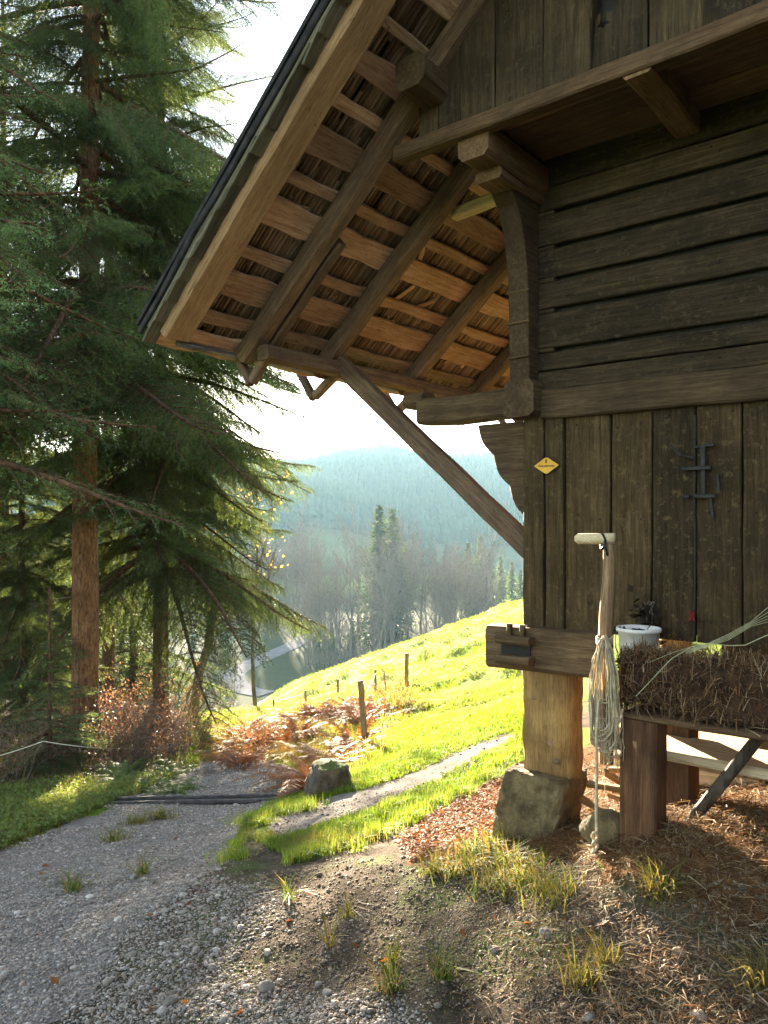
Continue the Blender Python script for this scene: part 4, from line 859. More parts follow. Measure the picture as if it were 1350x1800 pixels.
o = link('straw_litter', straw_cloud('straw_litter', x, y, H(x, y) + np.abs(rng.normal(.006, .012, len(x))), .06, .0013, [(.30,.22,.13),(.22,.13,.06),(.40,.31,.2),(.14,.075,.035),(.19,.10,.045)], '', rng), M['straw']); tag(o, 'pale straw stalks scattered on the dark soil in front of the barn', 'straw', kind='stuff')
x, y = sample_area(CHIPS, 5000, rng)
o = link('wood_chips', straw_cloud('wood_chips', x, y, H(x, y) + np.abs(rng.normal(.006, .01, len(x))), .035, .004, [(.28,.115,.045),(.22,.085,.03),(.36,.17,.07),(.16,.06,.025)], '', rng), M['straw']); tag(o, 'reddish wood chips and bark beside the stone foot', 'wood chips', kind='stuff')
# gravel
def ico():
    bm = bmesh.new(); bmesh.ops.create_icosphere(bm, subdivisions=1, radius=1); v = np.array([tuple(p.co) for p in bm.verts]); f = np.array([[q.index for q in t.verts] for t in bm.faces]); bm.free(); return v, f
IV, IF = ico()
OV = np.array([(1,0,0),(0,1,0),(-1,0,0),(0,-1,0),(0,0,1),(0,0,-1)], float); OF = np.array([(0,1,4),(1,2,4),(2,3,4),(3,0,4),(1,0,5),(2,1,5),(3,2,5),(0,3,5)])
def gravel(name, x, y, size, rng, label, mat, sink=.35, shape=None, tone=1.0):
    IV, IF = shape or (globals()['IV'], globals()['IF']); K = len(IV); n = len(x); z = H(x, y); s = size[:, None, None] * rng.uniform(.65, 1.3, (n, 1, 3)) * np.array([1, 1, .62]); a = rng.uniform(0, 6.28, n); ca, sa = np.cos(a), np.sin(a)
    v = IV[None] * (1 + rng.normal(0, .12, (n, K, 1))) * s; vx = v[:, :, 0] * ca[:, None] - v[:, :, 1] * sa[:, None]; vy = v[:, :, 0] * sa[:, None] + v[:, :, 1] * ca[:, None]
    v = np.stack([vx + x[:, None], vy + y[:, None], v[:, :, 2] + (z + size * sink)[:, None]], -1).reshape(-1, 3); f = (np.arange(n)[:, None, None] * K + IF[None]).reshape(-1, 3)
    g_ = rng.uniform(.55, 1.5, n); base = np.array([(.29,.255,.225),(.24,.215,.195),(.33,.285,.24),(.20,.17,.145),(.38,.345,.31),(.28,.22,.17)])[rng.integers(0, 6, n)]
    c = np.repeat(base * tone * g_[:, None], K, 0); o = link(name, np_mesh(name, v, tris=f, col=c, smooth=False), mat); tag(o, label, 'gravel', kind='stuff'); return o
m, nt, out = mat_new('gravel_stone'); va = N(nt, 'ShaderNodeVertexColor', layer_name='tint'); tcg = N(nt, 'ShaderNodeTexCoord'); ng = noise_tex(nt, tcg.outputs['Object'], 90, 4, .7)
def warped(x, y, P): return inpoly(x + .28 * fbm(x, y, 1.4, 7) + rng.normal(0, .06, len(x)), y + .28 * fbm(x, y, 1.4, 17) + rng.normal(0, .06, len(x)), P)
rg_ = ramp(nt, [(.3, (.6,.58,.55)), (.7, (1.15,1.12,1.1))]); nt.links.new(ng.outputs[0], rg_.inputs[0]); pbsdf(nt, out, mixc(nt, 1.0, va.outputs[0], rg_.outputs[0], 'MULTIPLY'), .75, bump(nt, ng.outputs[0], .4, .004), .3); M['gravelstone'] = m
x, y = fanx(2.3, 12.5, 110000, -60, 760); k = warped(x, y, DRIVE); x, y = x[k], y[k]
gravel('drive_grit', x, y, np.clip(np.exp(rng.normal(math.log(.0039), .4, len(x))) * (1 + .12 * y), .002, .012), rng, 'fine grey grit packed over the farm track', M['gravelstone'], .2, (OV, OF))
x, y = fanx(2.3, 12.5, 22000, -60, 760); k = warped(x, y, DRIVE) & (fbm(x, y, 1.1, 15) > rng.uniform(-1.2, .9, len(x))); x, y = x[k], y[k]
gravel('drive_gravel', x, y, np.clip(np.exp(rng.normal(math.log(.0062), .45, len(x))) * (1 + .06 * y), .003, .026), rng, 'grey rounded gravel loose on the farm track', M['gravelstone'], .15)
x, y = fanx(2.2, 9, 120000, 150, 1420); k = (inpoly(x, y, PATH) | warped(x, y, SOIL)) & (fbm(x, y, 1.2, 18) > rng.uniform(-.9, .7, len(x))); x, y = x[k], y[k]
gravel('soil_crumbs', x, y, np.clip(np.exp(rng.normal(math.log(.0032), .5, len(x))) * (1 + .07 * y), .0015, .018), rng, 'crumbs of earth and grit on the bare soil', M['gravelstone'], .2, (OV, OF), np.array([.62, .54, .45]))
# bigger pebbles one can pick out
pebs = [(300,1764,.045),(470,1740,.05),(232,1682,.032),(183,1675,.028),(235,1545,.04),(259,1493,.045),(370,1490,.03),(322,1608,.03),(290,1605,.026),(345,1565,.024),(495,1768,.03),(395,1795,.03),(470,1676,.028),(400,1548,.022),(135,1607,.03),(90,1607,.025),(155,1515,.03),(560,1735,.028),(575,1750,.03),(690,1650,.02),(870,1675,.035),(960,1645,.04),(245,1470,.03),(130,1590,.022),(310,1420,.028),(285,1430,.03),(380,1440,.025),(430,1500,.02),(60,1548,.025),(40,1690,.02),(110,1735,.022),(215,1770,.02),(640,1780,.025),(770,1770,.022),(1195,1680,.035),(1035,1790,.03),(1230,1790,.04),(740,1670,.02),(330,1510,.03),(355,1625,.022),(272,1580,.02),(20,1640,.02)]
PB = [rock_mesh('pebble', (1.0, .8, .55), 3.3 * i, 2, .22) for i in range(5)]
m, nt, out = mat_new('pebble_stone'); oi = N(nt, 'ShaderNodeObjectInfo'); rp = ramp(nt, [(0, (.17,.145,.12)), (.4, (.26,.225,.185)), (.75, (.34,.30,.25)), (1, (.24,.16,.11))]); nt.links.new(oi.outputs['Random'], rp.inputs[0])
tcg = N(nt, 'ShaderNodeTexCoord'); ng = noise_tex(nt, tcg.outputs['Object'], 3, 6, .7); pbsdf(nt, out, mixc(nt, .35, rp.outputs[0], ng.outputs[0], 'MULTIPLY'), .8, bump(nt, ng.outputs[0], .3, .05), .25); M['pebble'] = m
for i, (px_, py_, s_) in enumerate(pebs):
    s_ *= .78
    x, y, z = ground_hit(px_, py_); o = link('pebble', PB[i % 5], M['pebble']); o.location = (x, y, z + s_ * .25); o.rotation_euler = (rs.uniform(-.2, .2), rs.uniform(-.2, .2), rs.uniform(0, 6.28)); o.scale = (s_, s_, s_)
    tag(o, 'smooth grey pebble larger than the gravel round it', 'pebble', 'pebbles lying on the farm track')
# ================================================================== fence, rail, boulder, tape
def fence_post(px, py_top, py_bot, wpx, label, d=None, lean=0.0, name='fence_post'):
    x, y, z = ground_hit(px, py_bot)
    if d: x, y = (px - CX) / F * d, d; z = Hs(x, y)
    h = (py_bot - py_top) / F * y; r_ = wpx / F * y / 2
    mb = MB(); n = 8
    pts = [Vector((-.25 + (h + .25) * i / n, .01 * nz(i * .7, px), lean * h * i / n + .01 * nz(i * .9, px + 5))) for i in range(n + 1)]; mb.tube(pts, [r_ * (1.05 - .08 * i / n + .05 * nz(i, px)) for i in range(n + 1)], 9)
    o = link(name, mb.mesh(name, True), M['fencewood']); o.matrix_basis = Matrix.Translation((x, y, z)) @ Matrix(((0,0,1,0),(0,1,0,0),(1,0,0,0),(0,0,0,1))) @ Matrix.Scale(-1, 4, (0, 1, 0))
    tag(o, label, 'post', 'posts of the meadow fence'); return (x, y, z, h)
fp = [fence_post(645, 1197, 1312, 11, 'thick brown fence post leaning slightly above the red bracken', lean=-.1),
      fence_post(715, 1150, 1206, 7, 'weathered grey fence post standing alone in the bright meadow'),
      fence_post(660, 1163, 1204, 4, 'slender fence post rising behind the thick brown post', d=24),
      fence_post(682, 1168, 1215, 2.4, 'thin leaning stake between the thick post and the lone meadow post', d=22, lean=-.16, name='fence_stake'),
      fence_post(594, 1180, 1209, 4, 'small fence post at the lip of the meadow', d=27), fence_post(537, 1195, 1224, 4, 'small fence post at the lip of the meadow', d=28), fence_post(481, 1218, 1244, 3.6, 'small fence post at the lip of the meadow', d=28)]
def wire(name, pts, r_, mat, label, cat, sag=.03, n=8):
    mb = MB(); P = []
    for a, b in zip(pts[:-1], pts[1:]):
        a = Vector(a); b = Vector(b)
        for i in range(n + (1 if b == Vector(pts[-1]) else 0)):
            t = i / n; P.append(a + (b - a) * t - Vector((0, 0, sag * 4 * t * (1 - t))))
    mb.tube(P, r_, 5); o = link(name, mb.mesh(name), M[mat]); tag(o, label, cat); return o
top = lambda f, k=.85: (f[0], f[1], f[2] + f[3] * k)
wire('fence_wire', [top(fp[0]), top(fp[2]), top(fp[4]), top(fp[5]), top(fp[6])], .0022, 'zinc', 'thin wire strung between the meadow fence posts', 'wire', .02)
# white tape on a crooked stick at the left verge
s0 = ground_hit(36, 1388); st = at(76, 1303, s0[1] * 1.0); mb = MB()
mb.tube([Vector(s0) - Vector((0, 0, .1)), Vector(s0) * .6 + Vector(st) * .4 + Vector((.03, 0, .02)), Vector(s0) * .25 + Vector(st) * .75 + Vector((-.02, 0, .02)), Vector(st)], [.016, .014, .013, .010], 7)
o = link('crooked_stick', mb.mesh('crooked_stick', True), M['greybark']); tag(o, 'crooked bare stick holding up the white fence tape', 'stick')
wire('fence_tape', [tuple(at(-90, 1352, s0[1] - 1.2)), tuple(st), tuple(at(200, 1316, s0[1] + 2)), tuple(at(345, 1310, s0[1] + 4))], .006, 'tape', 'pale fence tape stretched from the crooked stick to the bushes', 'tape', .02)
# double steel rail across the track
a0 = ground_hit(196, 1411); a1 = ground_hit(500, 1404)
rail = empty('track_drain', ((a0[0] + a1[0]) / 2, (a0[1] + a1[1]) / 2, (a0[2] + a1[2]) / 2)); tag(rail, 'steel drain channel of two rails lying across the gravel track', 'drain')
dirv = (Vector(a1) - Vector(a0)); cen = rail.location.copy(); side = Vector((-dirv.y, dirv.x, 0)).normalized()
for k_ in (-1, 1):
    beam('rail', Vector(a0) - cen + side * .075 * k_ + Vector((0, 0, .012)), Vector(a1) - cen + side * .075 * k_ + Vector((0, 0, .012)), .035, .045, M['steel'], rail, (0, 0, 1), .003, .008)
w = MB(); q0 = Vector(a0) - cen; q1 = Vector(a1) - cen
w.add([q0 + side * .06 + Vector((0, 0, .008)), q1 + side * .06 + Vector((0, 0, .008)), q1 - side * .06 + Vector((0, 0, .008)), q0 - side * .06 + Vector((0, 0, .008))], [(0, 1, 2, 3)]); link('channel', w.mesh('channel'), M['dark'], rail)
# mossy boulder
x, y, z = ground_hit(574, 1392)
bm = bmesh.new(); bmesh.ops.create_cube(bm, size=2); bmesh.ops.subdivide_edges(bm, edges=bm.edges[:], cuts=10, use_grid_fill=True)
for v_ in bm.verts:
    p = v_.co.copy(); q = p.normalized() * 1.15 * .45 + p * .55; k_ = mnoise.noise(p * 1.2 + Vector((4, 0, 0))) * .16 + mnoise.noise(p * 4) * .10 + mnoise.noise(p * 9) * .04
    q = q * (1 + k_); t = (p.z + 1) / 2; v_.co = Vector((q.x * .235 * (1.1 - .28 * t) + .05 * t, q.y * .2, q.z * .215 + .10))
me = bpy.data.meshes.new('boulder'); bm.to_mesh(me); bm.free(); me.polygons.foreach_set('use_smooth', [True] * len(me.polygons))
m, nt, out = mat_new('boulder_stone'); tcg = N(nt, 'ShaderNodeTexCoord'); n1 = noise_tex(nt, tcg.outputs['Object'], 7, 8, .7); n2 = noise_tex(nt, tcg.outputs['Object'], 26, 5, .7)
r1 = ramp(nt, [(.35, (.03,.026,.02)), (.65, (.15,.12,.085))]); nt.links.new(n1.outputs[0], r1.inputs[0])
ge = N(nt, 'ShaderNodeNewGeometry'); sx = N(nt, 'ShaderNodeSeparateXYZ'); nt.links.new(ge.outputs['Normal'], sx.inputs[0]); m6 = N(nt, 'ShaderNodeMath', operation='MULTIPLY'); nt.links.new(sx.outputs['Z'], m6.inputs[0]); m6.inputs[1].default_value = .5; mm = N(nt, 'ShaderNodeMath', operation='ADD'); nt.links.new(n1.outputs[0], mm.inputs[0]); nt.links.new(m6.outputs[0], mm.inputs[1])
rm = ramp(nt, [(.95, (0,0,0)), (1.0, (1,1,1))]); rm.color_ramp.elements[0].position = .86; nt.links.new(mm.outputs[0], rm.inputs[0])
pbsdf(nt, out, mixc(nt, rm.outputs[0], r1.outputs[0], (.075,.095,.022)), .9, bump(nt, n2.outputs[0], .7, .02), .15); M['boulder'] = m
o = link('boulder', me, m); o.location = (x, y, z); o.scale = (.88, .88, .88); o.rotation_euler = (0, 0, .4); tag(o, 'dark mossy boulder at the corner of track and path', 'boulder')

# ================================================================== things in front of the plank wall
BX = Vector((math.cos(R(-39)), math.sin(R(-39)), 0)); BY = Vector((math.sin(R(39)), math.cos(R(39)), 0))
def bw(x, y, z): return BM @ Vector((x, y, z))
# hiking sign: yellow diamond with its word and small crest
sc = onB(960.5, 818.5, -.032); sg = empty('hiking_sign', tuple(bw(sc[0], -.034, sc[2])), R(-39)); tag(sg, 'small yellow diamond footpath sign with dark lettering nailed to the corner post', 'sign')
def flat(name, pts, t, mat, y=0.0):
    bm = bmesh.new(); vs = [bm.verts.new((a, y, b)) for a, b in pts]; f = bm.faces.new(vs); r_ = bmesh.ops.extrude_face_region(bm, geom=[f]); bmesh.ops.translate(bm, verts=[v for v in r_['geom'] if isinstance(v, bmesh.types.BMVert)], vec=(0, t, 0)); bmesh.ops.recalc_face_normals(bm, faces=bm.faces[:])
    me = bpy.data.meshes.new(name); bm.to_mesh(me); bm.free(); return link(name, me, mat, sg)
flat('plate', [(-.078, 0), (-.072, -.005), (-.008, -.046), (.008, -.046), (.072, -.005), (.078, 0), (.072, .005), (.008, .046), (-.008, .046), (-.072, .005)], .003, M['yellow'])
cu = bpy.data.curves.new('lettering', 'FONT'); cu.body = 'Wanderweg'; cu.size = .0215; cu.align_x = 'CENTER'; cu.extrude = .0003; cu.offset = .0004
tmp = bpy.data.objects.new('tmp', cu); me = bpy.data.meshes.new_from_object(tmp); bpy.data.objects.remove(tmp); me.materials.clear()
link('lettering', me, M['ink'], sg, Matrix.Translation((0, -.0006, -.008)) @ Matrix.Rotation(R(90), 4, 'X'))
for pts in ([(-.008, .036), (.007, .036), (.007, .030), (.0, .030), (.006, .023), (.004, .016), (-.004, .014), (-.008, .020), (-.001, .024), (-.008, .029)],): flat('crest', pts, .0006, M['ink'], -.001)
# upright wooden pole with a pale crossbar
pp = [Vector(at(1069, 950, 3.60)), Vector(at(1071, 1010, 3.60)), Vector(at(1066, 1080, 3.60)), Vector(at(1064, 1160, 3.60)), Vector(at(1064, 1250, 3.60)), Vector(at(1066, 1300, 3.60)), Vector(at(1066, 1342, 3.60))]
pole = empty('handle_pole', tuple(pp[-1])); tag(pole, 'upright worn wooden pole with a sunlit crossbar standing before the wall', 'pole')
mb = MB(); mb.tube([p - pp[-1] for p in pp], [.022, .030, .034, .036, .034, .032, .034], 10); link('shaft', mb.mesh('shaft', True), M['polewood'], pole)
mb = MB(); mb.tube([Vector(at(1010, 947, 3.66)) - pp[-1], Vector(at(1016, 947, 3.655)) - pp[-1], Vector(at(1060, 947, 3.61)) - pp[-1], Vector(at(1081, 946, 3.58)) - pp[-1]], [.012, .025, .026, .025], 14); link('crossbar', mb.mesh('crossbar', True), M['palewood'], pole)
mb = MB(); cc = Vector(at(1059, 950, 3.61)) - pp[-1]
mb.tube([cc + Vector((.004 * math.cos(t * 2), .034 * math.cos(t), .034 * math.sin(t) - .004)) for t in np.linspace(0, 6.2832, 16)], .006, 6); mb.tube([cc + Vector((0, -.034, 0)), cc + Vector((.008, -.036, -.05)), cc + Vector((.025, -.02, -.09))], .006, 6); link('strap', mb.mesh('strap', True), M['iron'], pole)
# coiled rope hung on the pole, one end trailing to the ground
rope = empty('coiled_rope', tuple(at(1062, 1120, 3.53))); tag(rope, 'bundle of pale rope hanging in loops from the wooden pole', 'rope'); ro = rope.location.copy(); rr_ = random.Random(12)
px2v = lambda px, py, d: Vector(at(px, py, d)) - ro
mb = MB()
for i in range(26):
    xl = rr_.uniform(1036, 1060); xr = rr_.uniform(1066, 1090); yb = rr_.uniform(1225, 1315) if i % 4 else rr_.uniform(1290, 1340); d0 = 3.53 + rr_.uniform(-.03, .02); P = []
    for t in np.linspace(0, 1, 26):
        a = t * 6.2832; k_ = .5 - .5 * math.cos(a); xx = 1063 + (xr - 1063 if t > .5 else xl - 1063) * math.sin(min(1, k_ * 1.35) * 1.5708) ** .7 * (1 if .03 < t < .97 else .4)
        if k_ > .9: xx = 1063 + (xl - 1063) * (1 - (t - .4) / .2) + (xr - 1063) * ((t - .4) / .2) if .4 <= t <= .6 else xx
        P.append(px2v(xx + rr_.uniform(-1.6, 1.6), 1117 + (yb - 1117) * k_, d0 + .015 * math.sin(a)))
    mb.tube(P, .0022 if i % 3 else .0034, 6, False)
for i in range(5): mb.tube([px2v(1063 + 14 * math.cos(t), 1120 + i * 2.5 + 4 * math.sin(t), 3.56 - .045 * math.sin(t) ) for t in np.linspace(0, 6.2832, 14)], .005, 6, False)
link('loops', mb.mesh('loops', True), M['rope'], rope)
mb = MB(); mb.tube([px2v(1052, 1230, 3.5), px2v(1048, 1290, 3.5), px2v(1049, 1360, 3.5), px2v(1048, 1430, 3.5), px2v(1049, 1470, 3.5), px2v(1046, 1500, 3.5)], [.005, .0055, .0065, .007, .008, .010], 7)
for i in range(3): mb.tube([px2v(1046 + 5 * math.cos(t + i), 1470 + i * 11 + 7 * math.sin(t), 3.49 + .02 * math.sin(t * 1.0 + i)) for t in np.linspace(0, 6.2832, 12)], .007, 6, False)
link('trailing_end', mb.mesh('trailing_end', True), M['rope'], rope)
mb = MB()
for i in range(26):
    x_ = rr_.uniform(1058, 1096); y_ = rr_.uniform(1240, 1300); L_ = rr_.uniform(30, 110); mb.tube([px2v(x_, y_, 3.52), px2v(x_ + rr_.uniform(-6, 6), y_ + L_ * .5, 3.52), px2v(x_ + rr_.uniform(-9, 9), y_ + L_, 3.52)], .0014, 4, False)
for i in range(12):
    x_ = rr_.uniform(1060, 1088); y_ = rr_.uniform(1312, 1330); a = rr_.uniform(0, 6.28); mb.tube([px2v(x_, y_, 3.5), px2v(x_ + 9 * math.cos(a), y_ + 9 * math.sin(a), 3.5), px2v(x_ + 16 * math.cos(a + .5), y_ + 18 * math.sin(a + .5), 3.51)], .002, 4, False)
link('frayed_strands', mb.mesh('frayed_strands', True), M['rope'], rope)
# hay rack: bench boards on stout legs, with bales, bucket and twine on it
rk = empty('hay_rack', tuple(bw(.9, -.7, .2)), R(-39)); tag(rk, 'low wooden rack of pale boards carrying the hay bales', 'rack'); RI = (Matrix.Translation(bw(.9, -.7, .2)) @ Matrix.Rotation(R(-39), 4, 'Z')).inverted()
def rkp(x, y, z): return RI @ bw(x, y, z)
def rbeam(name, a, b, w_, h_, mat, up=(0, 0, 1)): return beam(name, rkp(*a), rkp(*b), w_, h_, M[mat], rk, up, .005, .01)
rbeam('bench_board', (.86, -.52, .70), (3.3, -.52, .70), .25, .03, 'soffit'); rbeam('bench_board', (.86, -.22, .70), (3.3, -.22, .70), .30, .03, 'soffit'); rbeam('lower_board', (.86, -.235, .475), (3.3, -.235, .475), .33, .05, 'palewood')
rbeam('leg', (.93, -.575, -.1), (.93, -.575, .685), .17, .15, 'legwood', (0, 1, 0)); rbeam('rack_arm', (.70, -.60, .56), (.93, -.62, .56), .05, .07, 'fencewood'); rbeam('leg', (.93, -.04, -.1), (.93, -.04, .685), .14, .14, 'legwood', (0, 1, 0)); rbeam('leg', (2.6, -.575, -.05), (2.6, -.575, .685), .15, .15, 'legwood', (0, 1, 0)); rbeam('leg', (2.6, -.04, -.05), (2.6, -.04, .685), .14, .14, 'fencewood', (0, 1, 0))
mb = MB(); mb.tube([rkp(.98, -.46, .02), rkp(1.2, -.45, .35), rkp(1.42, -.44, .685)], [.03, .028, .026], 8); link('diagonal_pole', mb.mesh('diagonal_pole', True), M['greybark'], rk)
def bale(x0, x1, y0, y1, z0, z1, label, seed, n_st):
    r = np.random.default_rng(seed); c_ = bw((x0 + x1) / 2, (y0 + y1) / 2, z0); root = empty('hay_bale', tuple(c_), R(-39)); tag(root, label, 'bale')
    hx, hy, hz = (x1 - x0) / 2, (y1 - y0) / 2, (z1 - z0); bm = bmesh.new(); bmesh.ops.create_cube(bm, size=2); bmesh.ops.subdivide_edges(bm, edges=bm.edges[:], cuts=12, use_grid_fill=True)
    for v_ in bm.verts:
        p = v_.co.copy(); e = (abs(p.x) ** 6 + abs(p.y) ** 6 + abs(p.z) ** 6) ** (1 / 6); q = p / e * (1 + .20 * mnoise.noise(p * 1.7 + Vector((seed, 0, 0))) + .10 * mnoise.noise(p * 5)); v_.co = Vector((q.x * hx, q.y * hy, (q.z + 1) / 2 * hz))
    me = bpy.data.meshes.new('core'); bm.to_mesh(me); bm.free(); me.polygons.foreach_set('use_smooth', [True] * len(me.polygons)); link('core', me, M['haycore'], root)
    f = r.integers(0, 4, n_st); u_ = r.uniform(-1, 1, n_st); v2 = r.uniform(-1, 1, n_st); X = np.where(f == 1, -np.ones(n_st), u_) * hx; Y = np.where(f == 0, -1.0, np.where(f == 1, u_, v2)) * hy; Z = np.where(f >= 2, 1.0, (v2 + 1) / 2) * hz; Z = np.where(f == 0, (v2 + 1) / 2 * hz, Z)
    X += r.normal(0, .012, n_st); Y += r.normal(0, .012, n_st); Z += r.normal(0, .012, n_st)
    o = link('stalks', straw_cloud('stalks', X, Y, Z, .085, .0015, [(.14,.07,.035),(.20,.11,.05),(.30,.18,.09),(.10,.05,.025),(.40,.28,.16)], '', r, 1.0), M['straw'], root); o['kind'] = 'stuff'; return root
M['haycore'] = simple('hay_core', (.02,.010,.006), (.09,.045,.02), 22, .95, 1.0, .03)
bale(.84, 2.25, -.63, -.27, .716, .965, 'dark brown hay bale with a sunlit ragged end on the rack', 3, 9000)
bale(.80, 2.3, -.26, -.03, .716, .82, 'flattened hay bale wedged between the wall and the front bale', 4, 2500)
bale(2.28, 3.3, -.62, -.2, .716, 1.02, 'hay bale at the far end of the rack beyond the first', 5, 3000)
bx_ = onB(1122, 1140, -.165); bk = empty('bucket', tuple(bw(bx_[0], -.16, .822)), R(-39)); tag(bk, 'dirty white plastic bucket standing behind the front hay bale', 'bucket')
mb = MB(); n = 36; prof = [(.0, .0), (.086, .0), (.090, .008), (.103, .20), (.112, .202), (.114, .212), (.111, .222), (.106, .222), (.099, .21), (.084, .012), (.0, .010)]
for (r_, z_) in prof:
    for k in range(n): mb.v.append((r_ * math.cos(6.2832 * k / n), r_ * math.sin(6.2832 * k / n), z_))
for i in range(len(prof) - 1):
    for k in range(n): mb.f.append((i*n+k, i*n+(k+1) % n, (i+1)*n+(k+1) % n, (i+1)*n+k))
link('body', mb.mesh('body', True), M['bucket'], bk); mb = MB()
mb.tube([Vector((-.108 * math.cos(t), -.02 - .115 * math.sin(t), .195 - .12 * math.sin(t))) for t in np.linspace(0, 3.1416, 18)], .0025, 6); link('handle', mb.mesh('handle', True), M['steel'], bk)
tw = empty('baling_twine', tuple(at(1190, 1165, 3.3))); tag(tw, 'strands of pale green twine trailing over the hay bale', 'twine'); mb = MB(); t0 = tw.location.copy()
Tn = lambda *p: Vector(at(*p)) - t0
for i in range(5): mb.tube([Tn(1352 + i * 6, 1066 + i * 5, 3.05), Tn(1320, 1093 + i * 2, 3.1), Tn(1280, 1115 + i * 2.5, 3.15), Tn(1235, 1135 + i, 3.22), Tn(1205, 1142 + i * 2, 3.28)], .0012, 5)
mb.tube([Tn(1400, 1100, 3.0), Tn(1345, 1118, 3.08), Tn(1310, 1134, 3.12), Tn(1280, 1135, 3.18), Tn(1250, 1131, 3.24), Tn(1215, 1137, 3.3), Tn(1180, 1158, 3.32), Tn(1150, 1190, 3.34), Tn(1118, 1224, 3.36)], .0020, 6)
mb.tube([Tn(1215, 1137, 3.31), Tn(1180, 1148, 3.4), Tn(1140, 1165, 3.45)], .0012, 5)
link('strands', mb.mesh('strands', True), M['twine'], tw)
# hanging dried plant and red rag on the wall
x_ = onB(1140, 1085, -.03); dp = empty('dried_plant', tuple(bw(x_[0], -.03, x_[2]))); tag(dp, 'dark dried bunch of leaves hanging on the planks above the bucket', 'plant'); lpv = rng.normal(size=(70, 3)) * [.06, .02, .06]; link('leaves', leaf_mesh('leaves', lpv, .06, rng, 1, .005), M['darkleaf'], dp); mb = MB()
for i in range(8): mb.tube([Vector((rr_.uniform(-.04, .04), 0, .08)), Vector(lpv[i])], .002, 4)
link('stems', mb.mesh('stems'), M['twig'], dp)
x_ = onB(1217, 1083, -.02); mb = MB(); n = 6
for i in range(n + 1):
    for j in range(n + 1): mb.v.append(((j / n - .5) * .032, .012 * math.sin(j * 1.9 + i * .4), (i / n - .5) * .045 - .004 * math.cos(j * 1.5)))
for i in range(n):
    for j in range(n): mb.f.append((i*(n+1)+j, i*(n+1)+j+1, (i+1)*(n+1)+j+1, (i+1)*(n+1)+j))
o = link('red_rag', mb.mesh('red_rag', True), M['red']); o.matrix_basis = Matrix.Translation(bw(x_[0], -.03, x_[2])) @ Matrix.Rotation(R(-39), 4, 'Z'); tag(o, 'small red rag tucked into the gap of the plank wall', 'rag')
sm = o.modifiers.new('thick', 'SOLIDIFY'); sm.thickness = .004
# round stone and stacked boards behind the post
x, y, z = ground_hit(1074, 1492); o = link('round_stone', rock_mesh('round_stone', (.11, .10, .085), 8.0, 3, .15), M['stone']); o.location = (x, y + .1, z + .05); tag(o, 'round mossy stone on the ground beside the trailing rope', 'stone')
for i, (z_, l_, dx) in enumerate([(.05, 1.0, 0), (.16, .95, .03), (.27, 1.0, -.02), (.38, .9, .04), (.47, .8, .0)]):
    a_ = bw(.30 + dx, .75, z_ - .2); b_ = bw(.30 + dx + l_, .80, z_ - .2); o = beam('stacked_board', a_, b_, .30, .085 if i < 4 else .05, M['palewood'], None, (0, 0, 1), .004, .008)
    tag(o, ['lowest', 'second lowest', 'middle', 'second highest', 'topmost'][i] + ' pale board of the stack under the barn', 'board', 'boards stacked under the barn')
for i in range(7):
    a_ = bw(.42 + rr_.uniform(-.1, .25), .15 + rr_.uniform(-.05, .3), 0); a_.z = Hs(a_.x, a_.y) + .04 + .035 * i; an = rr_.uniform(-.6, .6); l_ = rr_.uniform(.12, .2)
    o = beam('wood_scrap', a_ - BX * l_ * math.cos(an) - Vector((0, 0, .05 * math.sin(an))), a_ + BX * l_ * math.cos(an) + BY * l_ * math.sin(an) + Vector((0, 0, .06 * math.sin(an * 2))), .05, .03, M['postwood'], None, (0, 0, 1), .006, .008, .01)
    tag(o, 'split wood scrap in the heap behind the stone foot', 'wood scrap', 'wood scraps behind the stone foot')

# ================================================================== valley: lane, wood, hills
LANE = [(470,1226),(440,1221),(418,1212),(408,1198),(415,1185),(440,1172),(480,1154),(515,1138),(545,1120),(575,1112),(620,1108)]
lp_ = [((p - CX) / F * d, d) for p, q in LANE for d in [(EYE - VALLEY - .02) * F / (q - CY)]]
def smooth_line(p, n=8):
    o = []; p = [p[0]] + p + [p[-1]]
    for i in range(1, len(p) - 2):
        for k in range(n):
            t = k / n; a, b, c_, d = [np.array(p[i + j]) for j in (-1, 0, 1, 2)]; o.append(.5 * ((2*b) + (-a+c_)*t + (2*a-5*b+4*c_-d)*t*t + (-a+3*b-3*c_+d)*t**3))
    return o
cl = smooth_line(lp_); LV = []; LF = []
for i, p in enumerate(cl):
    t = cl[min(i + 1, len(cl) - 1)] - cl[max(i - 1, 0)]; t = t / np.linalg.norm(t); nn = np.array([-t[1], t[0]]); w_ = 1.7
    for s_ in (-1, -.3, .3, 1): q = p + nn * w_ * s_; LV.append((q[0], q[1], Hs(q[0], q[1]) + .08 + .05 * (1 - abs(s_))))
for i in range(len(cl) - 1):
    for j in range(3): LF.append((i*4+j, (i+1)*4+j, (i+1)*4+j+1, i*4+j+1))
M['lane'] = simple('lane_gravel', (.13,.12,.118), (.21,.20,.195), .8, 1.0, .3, .02, spec=0.0)
o = link('valley_lane', np_mesh('valley_lane', LV, quads=LF, smooth=True), M['lane']); tag(o, kind='structure')
